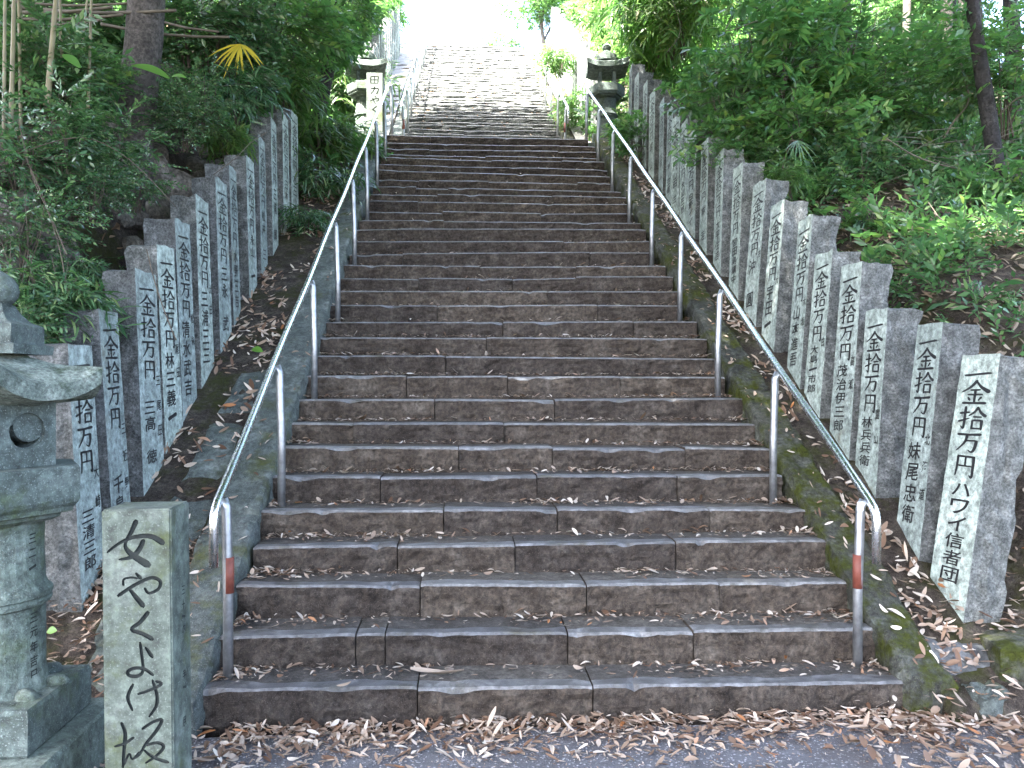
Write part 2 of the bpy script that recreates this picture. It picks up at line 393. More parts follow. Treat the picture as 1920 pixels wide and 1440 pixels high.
# ------------------------------------------------------------------ curbs beside the stairs
def rough_box(cx, cy, cz, sx, sy, sz, nx_, ny_, nz_, amp, fr, seed, top=None, shear=0.0, taper=0.0, rnd=.0):
    """box with gridded, uneven faces; shear lifts z with y (a curb on a slope)"""
    bm = bmesh.new()
    P = {}
    def vert(i, j, k):
        key = (i, j, k)
        if key in P: return P[key]
        u, v, w_ = i/nx_-.5, j/ny_-.5, k/nz_-.5
        x, y, z = u*sx, v*sy, w_*sz
        f = 1-taper*(w_+.5); x *= f; y *= f
        e = sum(1 for a, b in ((i, nx_), (j, ny_), (k, nz_)) if a in (0, b))
        d = Vector((x/sx, y/sy, z/sz))*2
        q = Vector((n3(x+seed, y, z, fr), n3(x, y+seed, z, fr), n3(x, y, z+seed, fr)))
        q2 = Vector((n3(x+seed, y, z, fr*3.1), n3(x, y+seed, z, fr*3.1), n3(x, y, z+seed, fr*3.1)))
        p = Vector((x, y, z))+q*amp+q2*amp*.5
        if e >= 2: p -= Vector((d.x*(i in (0, nx_)), d.y*(j in (0, ny_)), d.z*(k in (0, nz_))))*rnd
        p.z += shear*p.y
        P[key] = bm.verts.new((cx+p.x, cy+p.y, cz+p.z)); return P[key]
    for i in range(nx_):
        for j in range(ny_):
            for k in (0, nz_): bm.faces.new((vert(i,j,k), vert(i+1,j,k), vert(i+1,j+1,k), vert(i,j+1,k)))
    for i in range(nx_):
        for k in range(nz_):
            for j in (0, ny_): bm.faces.new((vert(i,j,k), vert(i+1,j,k), vert(i+1,j,k+1), vert(i,j,k+1)))
    for j in range(ny_):
        for k in range(nz_):
            for i in (0, nx_): bm.faces.new((vert(i,j,k), vert(i,j+1,k), vert(i,j+1,k+1), vert(i,j,k+1)))
    return bm
def curb(side, label, mat, w_, y0, y1, xin, zoff, seed, slope0=None, zb=0.0):
    root = empty('stair_curb', (side*xin, y0, 0)); tag(root, label, 'curb', 'curbs edging the stairs', 'structure')
    y = y0; i = 0
    while y < y1-.2:
        L = min(random.uniform(.95, 1.6), y1-y)
        if i == 0: L = 1.15
        yc = y+L/2-.004
        zc = (yc-(y0 if slope0 is None else slope0))*SL + zb + zoff + random.uniform(-.008, .008)
        ww = w_*random.uniform(.96, 1.06)
        bm = rough_box(side*(ww/2), yc-y0, zc-.19, ww, L-.014, .38, 7, max(8, int(L/.05)), 6, .020, 8, seed+i*3, shear=SL, rnd=.012)
        link('curb_stone', bm_mesh('curb_stone', bm), mat, root)
        y += L; i += 1
    return root
curb(-1, 'grey green stone curb along the left edge of the lower steps', M['curb'], .30, 3.66, YT+.1, 1.645, .155, 3)
curb(1, 'moss covered stone curb along the right edge of the lower steps', M['curb_moss'], .235, 3.66, YT+.1, 1.665, .155, 50)
curb(-1, 'pale stone curb left of the upper flight', M['curb'], .25, Y2+.1, YE, 1.56, .03, 80, zb=ZT+.1)
curb(1, 'pale stone curb right of the upper flight', M['curb_moss'], .25, Y2+.1, YE, 1.44, .03, 90, zb=ZT+.1)
# wide flat stones left of the left curb
fs = empty('stone_edging', (-2.1, 3.9, 0)); tag(fs, 'flat lichened edging stones outside the left curb behind the carved signpost', 'edging', kind='structure')
for i, (y, L, wd) in enumerate([(4.05, .62, .34), (4.72, .66, .33), (5.42, .66, .30), (6.1, .6, .28)]):
    bm = rough_box(-2.13+2.1+.02*i, y-3.9, .165+(y-Y1)*SL-.10-.02, wd, L-.03, .2, 5, 7, 3, .014, 5, 200+i, shear=SL, rnd=.015)
    link('edging_stone', bm_mesh('edging_stone', bm), M['curb'], fs)

# ------------------------------------------------------------------ handrails
def handrail(xp, xr, y0, z0, nposts, label, side, sticker=False, nend=3):
    """steel tube on posts; z0 = height of the first tread; posts every fourth step"""
    root = empty('handrail', (xp, y0, z0)); tag(root, label, 'handrail', 'steel handrails of the stairs')
    dx = xr-xp; run = (nposts-1)*4*TD
    ztop = .815
    y1 = -.05; ye = run+.06
    P = [(dx, y1-.03, ztop-.27), (dx, y1-.03, ztop-.06), (dx, y1-.022, ztop-.025), (dx, y1, ztop+.005), (dx, y1+.03, ztop+.03)]
    L = 24
    for i in range(1, L+1):
        t = i/L; P.append((dx+.004*math.sin(i*1.3), y1+.03+(ye-y1-.03)*t, ztop+.03+(ye-y1-.03)*t*SL))
    zt = P[-1][2]
    P += [(dx, ye+.03, zt+.012), (dx, ye+.08, zt+.016), (dx, ye+.30, zt+.016), (dx, ye+.335, zt+.005), (dx, ye+.345, zt-.03), (dx, ye+.345, zt-.22)]
    link('top_rail', tube_mesh('top_rail', P, .0215, 14), M['steel'], root)
    for k in range(nposts):
        py = k*4*TD; 
        zb = k*4*RH
        if nposts == 9:
            n = 1+4*k; zb = (STEP[n][0] if side < 0 else STEP[n][1]) - z0
        pz = ztop+.03+(py-y1)*SL-.025
        if k == 0: pz = ztop+.035
        bx = random.uniform(-.004, .004)
        V, Fc = tube([(bx, py, zb-.06), (bx, py, zb+.4), (dx*.25, py, pz-.04), (dx*.6, py, pz)], .0235, 12)
        link('post', pymesh('post', V, Fc, smooth=True), M['post_steel'], root)
    link('red_band', tube_mesh('red_band', [(0, 0, .405), (0, 0, .575)], .0242, 14), M['red_band'], root)
    if sticker:
        s = link('sticker', npmesh('sticker', [(-.016,-.0255,.80),(.016,-.0255,.80),(.016,-.0255,.845),(-.016,-.0255,.845)], [(0,1,2,3)]), M['white'], root)
        link('print', npmesh('print', [(-.011,-.0265,.806),(-.004,-.0265,.806),(-.004,-.0265,.838),(-.011,-.0265,.838),
             (-.001,-.0265,.806),(.011,-.0265,.806),(.011,-.0265,.815),(-.001,-.0265,.815),(.001,-.0265,.821),(.010,-.0265,.821),(.010,-.0265,.834),(.001,-.0265,.834)],
             [(0,1,2,3),(4,5,6,7),(8,9,10,11)]), M['blue'], s)
    return root
handrail(-1.565, -1.612, Y1+.15, STEP[1][0], 9, 'steel tube handrail along the left side of the lower steps', -1)
handrail(1.545, 1.60, Y1+.20, STEP[1][1], 9, 'steel tube handrail right of the lower steps, white sticker on its first post', 1, True)
handrail(XC2-1.42, XC2-1.465, Y2+.12, ZT+RH, 9+1, 'pale glaring handrail along the left side of the upper flight', -1)
handrail(XC2+1.42, XC2+1.465, Y2+.12, ZT+RH, 9+1, 'pale glaring handrail right of the upper flight beside green plants', 1)

# ------------------------------------------------------------------ brush and type lettering
def stroke(pts, w0, w1, w2=None, sub=6):
    """brush stroke: polygon strip with width w0 at the start, w1 mid, w2 end, pointed ends rounded"""
    if w2 is None: w2 = w1
    P = [Vector((p[0], p[1], 0)) for p in pts]
    # Catmull-Rom
    Q = []
    n = len(P)
    for i in range(n-1):
        a, b, c, d = P[max(i-1, 0)], P[i], P[i+1], P[min(i+2, n-1)]
        for s in range(sub):
            t = s/sub
            Q.append(.5*((2*b)+(c-a)*t+(2*a-5*b+4*c-d)*t*t+(3*b-a-3*c+d)*t**3))
    Q.append(P[-1]); m = len(Q); out_l, out_r = [], []
    for i, q in enumerate(Q):
        t = i/(m-1); d = (Q[min(i+1, m-1)]-Q[max(i-1, 0)]).normalized(); nn = Vector((-d.y, d.x, 0))
        ww = (w0+(w1-w0)*t*2 if t < .5 else w1+(w2-w1)*(t-.5)*2)*.5
        if i == 0: q = q-d*ww*.35; ww *= .6
        if i == m-1: q = q+d*ww*.4; ww *= .45
        out_l.append(q+nn*ww); out_r.append(q-nn*ww)
    return out_l, out_r
def strip(ls, rs):
    n = len(ls); V = ls+rs
    return V, [(i, n+i, n+i+1, i+1) for i in range(n-1)]
B = {}
B['一'] = [([(.06,.36),(.5,.50),(.94,.62)], .26, .20, .26)]
B['金'] = [([(.52,1.02),(.32,.74),(.0,.50)], .12, .10, .05), ([(.52,.98),(.70,.74),(1.0,.54)], .06, .11, .17), ([(.32,.60),(.68,.62)], .08, .08, .08),
          ([(.24,.40),(.78,.42)], .08, .08, .08), ([(.5,.6),(.5,.05)], .10, .09, .09), ([(.26,.28),(.34,.15)], .06, .09, .08), ([(.74,.31),(.64,.15)], .09, .07, .05), ([(.08,.03),(.5,.04),(.93,.06)], .10, .09, .12)]
B['拾'] = [([(.04,.70),(.40,.76)], .09, .08, .08), ([(.24,1.0),(.24,.5),(.23,.06),(.13,.14)], .10, .09, .05), ([(.02,.34),(.42,.50)], .09, .07, .05),
          ([(.70,1.0),(.58,.78),(.38,.60)], .10, .09, .05), ([(.70,.98),(.82,.76),(1.0,.62)], .06, .10, .14), ([(.56,.57),(.86,.58)], .08, .07, .07),
          ([(.54,.42),(.54,.03)], .09, .08, .08), ([(.54,.42),(.86,.43)], .08, .08, .08), ([(.88,.44),(.88,.03)], .11, .09, .08), ([(.54,.07),(.88,.08)], .08, .07, .07)]
B['万'] = [([(.04,.88),(.5,.90),(.96,.95)], .13, .10, .14), ([(.42,.88),(.36,.5),(.05,.02)], .11, .10, .04), ([(.38,.58),(.80,.62)], .09, .08, .09), ([(.82,.62),(.78,.25),(.68,.03),(.52,.12)], .13, .11, .04)]
B['円'] = [([(.14,.94),(.14,.5),(.10,.0)], .12, .10, .07), ([(.14,.92),(.86,.93)], .09, .09, .10), ([(.86,.95),(.87,.5),(.86,.0),(.74,.08)], .14, .12, .05), ([(.5,.90),(.5,.48)], .09, .08, .08), ([(.16,.48),(.84,.49)], .08, .07, .07)]
GC = {}
def glyph(ch):
    """unit-square outline faces of a character, y up"""
    if ch in GC: return GC[ch]
    if ch in B:
        V, Fc = [], []
        for pts, a, b, c in B[ch]:
            l, r = stroke(pts, a*1.06, b*1.06, c*1.06); v, f = strip(l, r); o = len(V)
            V += v; Fc += [tuple(i+o for i in q) for q in f]
        V = [(v.x, v.y) for v in V]
    else:
        c = bpy.data.curves.new('t', 'FONT'); c.body = ch; c.offset = .012; c.resolution_u = 3
        o = bpy.data.objects.new('t', c); col.objects.link(o); bpy.context.view_layer.update()
        me = bpy.data.meshes.new_from_object(o.evaluated_get(bpy.context.evaluated_depsgraph_get()))
        V = [(v.co.x-.0, v.co.y) for v in me.vertices]; Fc = [tuple(p.vertices) for p in me.polygons]
        if V:
            xs_ = [v[0] for v in V]; ys_ = [v[1] for v in V]
            x0, x1, y0, y1 = min(xs_), max(xs_), min(ys_), max(ys_)
            s = 1/max(x1-x0, y1-y0, .3); cx, cy = (x0+x1)/2, (y0+y1)/2
            V = [((x-cx)*s+.5+(y-cy)*s*.04, (y-cy)*s+.5+(x-cx)*s*.08) for x, y in V]
        bpy.data.objects.remove(o)
    GC[ch] = (V, Fc); return GC[ch]
def lettering(items):
    """items: (char, u centre, v centre, width, height) -> 2-D verts, faces"""
    V, Fc = [], []
    for i, (ch, u, v, a, b) in enumerate(items):
        g, f = glyph(ch); o = len(V)
        V += [(u+(x-.5)*a, v+(y-.5)*b, .0001*(i % 3)) for x, y in g]; Fc += [tuple(k+o for k in q) for q in f]
    return V, Fc

# ------------------------------------------------------------------ donor pillars
def pillar(side, D, zb, ztop, lean, label, main, small, fw=.28, dw=.17, seed=0, twist=0.0, xface=None, group=None, leany=0.0, ink='ink'):
    """granite pillar; its dressed face looks at the stairs (side +1 right row, -1 left row)"""
    H = ztop-zb
    if xface is None: xface = 2.18 if side > 0 else -2.40
    root = empty('granite_pillar', (xface, D, zb)); root.rotation_euler = (leany, side*lean, twist)
    tag(root, label, 'stone pillar', group)
    bm = bmesh.new(); nz, nyy, nxx = 26, 4, 4
    ring = []
    # ring of points round the section, starting on the dressed face
    sec = [(0, j/nyy, 'd') for j in range(nyy+1)] + [(i/nxx, 1, 'r') for i in range(1, nxx+1)] + [(1, 1-j/3, 'r') for j in range(1, 4)] + [(1-i/nxx, 0, 'r') for i in range(1, nxx)]
    rows = []
    for k in range(-1, nz+1):
        t = k/nz; z = H*max(t, 0)-(.35 if k < 0 else 0); row = []
        for (u, v, kind) in sec:
            x = side*u*dw; y = v*fw
            tp = 1-.06*t
            y = (y-fw/2)*tp+fw/2
            if u > 0:
                x += side*(.028*n3(seed+u*3, v*4, z*5)+.022*n3(seed+9, v*9+u*5, z*14)); y += (.024*n3(seed+5+u*3, v*3, z*5)+.018*n3(seed+2, u*9, z*15))
            if kind == 'd' and v in (0, 1): y += .008*n3(seed, v*7, z*12)
            zz = z
            if k == nz: zz += .022*n3(seed+u*5, v*5, 3)+(.012 if u > .3 else 0)-.018*(abs(v-.5)*2)**3*(u > 0)
            row.append(bm.verts.new((x, y, zz)))
        rows.append(row)
    m = len(sec)
    for k in range(len(rows)-1):
        for i in range(m):
            f = bm.faces.new((rows[k][i], rows[k][(i+1) % m], rows[k+1][(i+1) % m], rows[k+1][i]))
            f.material_index = 1 if (sec[i][2] == 'd' and sec[(i+1) % m][2] == 'd') else 0
    cx = bm.verts.new((side*dw*.5, fw*.5, H+.012))
    for i in range(m): bm.faces.new((rows[-1][i], rows[-1][(i+1) % m], cx))
    link('shaft', bm_mesh('shaft', bm), [M['granite'], M['dressed']], root)
    # writing, top down
    it = []; cw = fw*.68; v = H-.085
    hd = [('一', .052, cw), ('金', .135, cw), ('拾', .135, cw), ('万', .115, cw*.92), ('円', .125, cw*.8)]
    for ch, hh, ww in hd:
        v -= hh/2; it.append((ch, fw/2-(.0 if side > 0 else 0), v, ww, hh*.94)); v -= hh/2+.008
    v -= .015; room = v-.14
    if main:
        k = len(main); hh = min(.155, room/max(k, 1))
        for ch in main:
            v -= hh/2
            if ch != ' ': it.append((ch, fw*(.42 if small else .5), v, min(.145, cw*.78), min(hh*.88, .135)))
            v -= hh/2
    if small:
        v = H-.085-.60; 
        for ch in small:
            if ch != ' ': it.append((ch, fw*.86, v, .06, .07))
            v -= .16
    LV, LF = lettering(it)
    # map u along the face as a reader on the stairs sees it
    if side > 0: V3 = [(-.0022-w3, fw-u, vv) for u, vv, w3 in LV]
    else: V3 = [(.0022+w3, u, vv) for u, vv, w3 in LV]
    link('inscription', pymesh('inscription', V3, LF), M[ink], root)
    return root
def zt(D, py): return CAMZ-(py-720)*D/FPX
ords = ['first', 'second', 'third', 'fourth', 'fifth', 'sixth', 'seventh', 'eighth', 'ninth', 'tenth', 'eleventh', 'twelfth', 'thirteenth', 'fourteenth', 'fifteenth', 'sixteenth', 'seventeenth', 'eighteenth', 'nineteenth', 'twentieth']
# right row: near edge distance, top row in the photo, lean, writing
RP = [(4.05,655,8.6,'ハワイ信者団',''),(4.46,598,5.7,'妹尾忠衛','北海道'),(4.95,572,3.6,'林兵兵衛','富山'),(5.3,482,4.0,'茂治伊三郎','高瀬'),(5.75,460,4.6,'大島一市郎','白'),(6.1,392,4.6,'山本進吾','大坂'),
      (6.62,365,4.2,'宇田一','大'),(7.04,325,4.4,'沖 圓','茨'),(7.51,295,2.2,'宮田島講中',''),(8.02,270,1.5,'大平住吉',''),(8.5,250,1,'林 岩',''),(8.93,232,1,'白野イイ',''),(9.29,214,1,'大山三郎','')]
for k in range(7): RP.append(([9.62, 9.96, 10.39, 10.88, 11.36, 11.9, 12.4][k], 203-15.0*k, 1, ['山田 三','林 三郎','大田 一','宮 山','三 林','大島 三','山 中'][k], ''))
adj = {0:'nearest right-hand granite pillar, leaning outward, beside the leafy slope', 1:'second right-hand granite pillar, small extra characters beside its inscription', 2:'third right-hand granite pillar, just behind the lower end of the right handrail'}
for i, (D, py, ln, a, b) in enumerate(RP):
    zb = float(zp(D+.12))-.06
    lab = adj.get(i, '%s granite pillar from the bottom in the right-hand row, inscribed in black' % ords[i])
    pillar(1, D, zb, zt(D, py), R(ln), lab, a, b, seed=i*7.3, twist=R(random.uniform(-4, 4)), group='inscribed pillars of the right-hand row', leany=R(random.uniform(-.6, .6)), fw=.31, dw=.21)
LP = [(4.22,648,3.0,'  三清三郎','大崎'),(4.6,585,3.4,'  千鳥','三近野'),(5.02,510,2.6,' 三高 徳','三尾田'),(5.39,466,2.4,'林三義一','尾田'),(5.71,418,2.2,'清水武吉','松永'),(6.11,373,2.0,'三浦三三','太田'),
      (6.58,340,1.8,'三永 武',''),(6.96,318,1.6,'水野三吉',''),(7.46,300,1.4,'永山 一',''),(7.9,262,1.2,'松井 三',''),(8.37,228,1.0,'三浦 郎',''),(8.88,220,.8,'三木 武',''),(9.27,212,.6,'水三山','')]
adjL = {0:'nearest left-hand granite pillar, partly hidden behind the stone lantern roof', 1:'second left-hand granite pillar, squared top just above the lantern eave tip', 2:'third left-hand granite pillar rising behind the carved signpost, tall with a flat top'}
for i, (D, py, ln, a, b) in enumerate(LP):
    zb = float(zp(D+.12))-.06
    lab = adjL.get(i, '%s granite pillar from the bottom in the left-hand row, against the bank' % ords[i])
    pillar(-1, D, zb, zt(D, py), R(ln), lab, a, b, seed=i*5.1+90, twist=R(random.uniform(-4, 4)), group='inscribed pillars of the left-hand row', leany=R(random.uniform(-1, 1)), fw=.30, dw=.20)
for i in range(16):
    D = Y2+1.0+.46*i
    pillar(1, D, float(zp(D))-.05, float(zp(D))+1.55+random.uniform(-.08, .08), R(.5), 'one of the bleached pillars right of the upper flight, beyond the upper lantern', '', '', seed=i*3.3+200, xface=XC2+2.05, group='sunlit pillars beside the upper flight')
for i in range(14):
    D = Y2+2.2+.5*i
    pillar(-1, D, float(zp(D))-.05, float(zp(D))+1.5+random.uniform(-.08, .08), R(.5), 'one of the bleached pillars left of the upper flight, above the upper signpost', '', '', seed=i*3.3+300, xface=XC2-2.15, group='sunlit pillars left of the upper flight', ink='carve')

# ------------------------------------------------------------------ stone signposts
S3 = 3.0
SX0, SX1, SZ = -1.755, -1.508, 1.128
def sgn(pts): return [((x-585)/1500.0, CAMZ-((960+y/3)-720)*S3/FPX) for x, y in pts]
SIGN = [([(775,35),(748,95),(722,140),(716,180),(755,225),(840,282)], 30, 16, 44), ([(618,205),(680,158),(760,125),(850,122),(918,162)], 12, 22, 34), ([(812,142),(790,190),(750,232),(680,246)], 24, 30, 12),
        ([(672,445),(760,388),(850,350),(898,370),(888,412),(838,434),(815,405)], 20, 20, 14), ([(768,322),(796,352)], 12, 18, 22), ([(702,388),(704,355),(745,345),(780,352)], 14, 12, 10), ([(735,410),(765,450),(808,505)], 16, 26, 30),
        ([(832,538),(790,590),(742,630),(800,655),(855,688)], 26, 20, 26),
        ([(787,702),(797,790),(800,858),(775,885),(728,882),(722,858),(760,842),(810,850),(855,884)], 16, 20, 18), ([(815,730),(852,785)], 12, 20, 24),
        ([(747,930),(718,1000),(742,1074)], 16, 20, 16), ([(772,985),(830,968),(898,935),(868,918)], 14, 18, 16), ([(850,910),(872,985),(870,1050),(830,1112)], 14, 20, 12),
        ([(682,1138),(702,1200),(694,1290),(688,1385)], 18, 22, 14), ([(645,1268),(700,1252),(747,1222)], 12, 18, 16), ([(692,1372),(722,1310),(738,1340),(775,1300)], 14, 12, 8),
        ([(792,1178),(850,1142),(898,1132),(868,1190),(812,1258),(775,1318),(735,1342)], 16, 20, 12), ([(812,1268),(870,1255),(906,1278),(870,1325),(808,1365)], 14, 20, 12), ([(800,1292),(850,1335),(930,1366)], 12, 18, 20)]
def carve_post(name, label, group, x0, x1, y0, y1, zb, ztop, strokes, side_marks=True, mat='sign', depth=.010):
    root = empty(name, ((x0+x1)/2, y0, zb)); tag(root, label, 'signpost', group)
    cx = (x0+x1)/2
    bm = bmesh.new(); bmesh.ops.create_cube(bm, size=1)
    for v in bm.verts:
        v.co = Vector((v.co.x*(x1-x0), (v.co.y+.5)*(y1-y0), (v.co.z+.5)*(ztop-zb+.1)-.1))
    bmesh.ops.bevel(bm, geom=bm.edges[:], offset=.006, segments=2, affect='EDGES')
    me = bm_mesh('shaft', bm); body = link('shaft', me, [M[mat], M['carve']], root)
    # cut the strokes into the front face, one after another
    for (l, r) in strokes:
        n = len(l); pieces = []; cutv = bmesh.new()
        loop = l+r[::-1]; k = len(loop)
        vs = [cutv.verts.new((p.x, -.02, p.y)) for p in loop]+[cutv.verts.new((p.x, depth+random.uniform(0, .0004), p.y)) for p in loop]
        for i in range(n-1):
            a_, b_, c_, d_ = i, i+1, k-2-i, k-1-i
            cutv.faces.new([vs[q] for q in (a_, b_, c_, d_)]); cutv.faces.new([vs[k+q] for q in (d_, c_, b_, a_)])
        for i in range(k):
            j = (i+1) % k; cutv.faces.new((vs[j], vs[i], vs[k+i], vs[k+j]))
        co = bpy.data.objects.new('cut', bm_mesh('cut', cutv)); col.objects.link(co); co.parent = root
        md = body.modifiers.new('b', 'BOOLEAN'); md.object = co; md.operation = 'DIFFERENCE'; md.solver = 'EXACT'; md.use_self = True
        bpy.context.view_layer.update()
        nm = bpy.data.meshes.new_from_object(body.evaluated_get(bpy.context.evaluated_depsgraph_get()))
        body.modifiers.clear()
        zs = [v.co.z for v in nm.vertices]
        if zs and max(zs)-min(zs) > .95*(ztop-zb): body.data = nm
        bpy.data.objects.remove(co)
    nm = body.data
    nm.materials.clear(); nm.materials.append(M[mat]); nm.materials.append(M['carve'])
    for p in nm.polygons:     # what was cut lies behind the front face
        c = p.center
        p.material_index = 1 if (c.y > .0015 and c.y < depth+.002 and x0-cx+.008 < c.x < x1-cx-.008 and c.z < ztop-zb-.01) else 0
    return root
st = []
for pts, a, b, c in SIGN:
    q = sgn(pts); q = [(p[0]-.002, p[1]) for p in q]
    l, r = stroke([(p[0]-(SX1-SX0)/2, p[1]) for p in q], a/1500, b/1500, c/1500, 5); st.append((l, r))
sp = carve_post('signpost', 'square stone signpost carved with large cursive characters beside the lantern', 'carved stone signposts', SX0, SX1, 3.0, 3.20, 0.0, SZ, st)
sp.rotation_euler = (0, R(-.7), 0)
# small writing down the right-hand side of the signpost
it = [(ch, .12, z, .035, .038) for ch, z in zip('三十一九年一月', (.80, .745, .70, .655, .48, .43, .30))]
LV, LF = lettering(it)
link('inscription', pymesh('inscription', [((SX1-SX0)/2+.0012+w3, .20-u+.04, v) for u, v, w3 in LV], LF), M['carve'], sp)
# upper signpost on the landing
up = W(702, 240, 12.95)
st2 = []
s2 = 1.0
def chs(name):  # 田 力 や く from strokes in a unit cell
    D_ = {'田': [([(.1,.95),(.1,.1)],.1,.1,.1), ([(.1,.95),(.9,.98)],.1,.1,.1), ([(.9,.98),(.85,.1)],.12,.1,.1), ([(.12,.55),(.86,.56)],.08,.08,.08), ([(.12,.14),(.86,.14)],.08,.08,.08), ([(.5,.93),(.5,.18)],.08,.08,.08)],
          '力': [([(.1,.7),(.85,.74),(.8,.2),(.65,.05)],.1,.12,.08), ([(.5,1.0),(.42,.5),(.1,.0)],.1,.1,.06)],
          'や': [([(.05,.35),(.5,.62),(.9,.7),(.85,.4),(.65,.36)],.1,.1,.08), ([(.55,.98),(.68,.85)],.08,.1,.1), ([(.3,.75),(.45,.3),(.6,.0)],.1,.12,.12)],
          'く': [([(.75,1.0),(.4,.6),(.3,.5),(.5,.35),(.8,.05)],.12,.1,.12)],
          'よ': [([(.5,1.0),(.52,.5),(.5,.2),(.25,.1),(.2,.25),(.5,.28),(.9,.1)],.1,.1,.1), ([(.55,.7),(.85,.65)],.08,.1,.1)]}
    return D_[name]
for k, ch in enumerate('田力やくよ'):
    hh = .13 if k == 0 else .12
    for pts, a, b, c in chs(ch):
        l, r = stroke([(-.075+p[0]*.15, .98-k*.155+(p[1])*hh) for p in pts], a*.16, b*.16, c*.16, 4); st2.append((l, r))
carve_post('signpost', 'smaller pale signpost on the landing, left of the lower handrail top', 'carved stone signposts', up.x-.13, up.x+.13, 12.95, 13.17, ZT-.05, ZT+1.12, st2, depth=.012)

# ------------------------------------------------------------------ stone lanterns
def prism(n, prof, rot=0.0, sx=1, warp=None):
    """stack of n-gon rings: prof = [(radius, z)...]; radius is to the corner"""
    V, Fc = [], []
    for j, (r, z) in enumerate(prof):
        for i in range(n):
            th = rot+2*math.pi*i/n; x, y = r*math.cos(th)*sx, r*math.sin(th); zz = z
            if warp: x, y, zz = warp(i, j, x, y, zz)
            V.append((x, y, zz))
    for j in range(len(prof)-1):
        for i in range(n):
            i2 = (i+1) % n; Fc.append((j*n+i, j*n+i2, (j+1)*n+i2, (j+1)*n+i))
    Fc.append(tuple(range(n-1, -1, -1))); Fc.append(tuple(range((len(prof)-1)*n, len(prof)*n)))
    return V, Fc
def hexroof(Rr, z_eave, z_top, r_top, th, sides=6, lift=.075, rot=0.0):
    """roof with concave slopes and upswept corners"""
    K = 8; n = sides*K; V, Fc = [], []
    rings = [(r_top, 0.0), (.32, .22), (.52, .42), (.70, .60), (.85, .76), (1.0, 1.0)]
    def pt(i, f, z, under=False):
        c, k = divmod(i, K); t = k/K
        a0 = rot+2*math.pi*c/sides; a1 = rot+2*math.pi*(c+1)/sides
        p = Vector((math.cos(a0), math.sin(a0)))*(1-t)+Vector((math.cos(a1), math.sin(a1)))*t
        cor = abs(t-.5)*2
        bulge = 1-.05*(1-cor**2)
        return p.x*Rr*f*bulge, p.y*Rr*f*bulge, z+lift*(cor**2.5)*max(0, (f-.35)/.65)**1.8
    lv = []
    for f, d in rings:
        ff = f if f <= 1 else 1
        z = z_top-(z_top-z_eave)*(d**.85 if d < 1 else 1)
        lv.append([pt(i, max(ff, .18), z) for i in range(n)])
    lv.append([pt(i, .99, z_eave-th) for i in range(n)])
    lv.append([pt(i, .55, z_eave-th-.02) for i in range(n)])
    for L in lv: V += L
    for j in range(len(lv)-1):
        for i in range(n):
            i2 = (i+1) % n; Fc.append((j*n+i2, j*n+i, (j+1)*n+i, (j+1)*n+i2))
    Fc.append(tuple(range(n))); Fc.append(tuple((len(lv)-1)*n+i for i in range(n-1, -1, -1)))
    return V, Fc
def noisy(Vs, amp, fr, sd_=0):
    out = []
    for v in Vs:
        out.append((v[0]+amp*n3(v[0]+sd_, v[1], v[2], fr), v[1]+amp*n3(v[0], v[1]+sd_, v[2], fr), v[2]+amp*n3(v[0], v[1], v[2]+sd_, fr)))
    return out
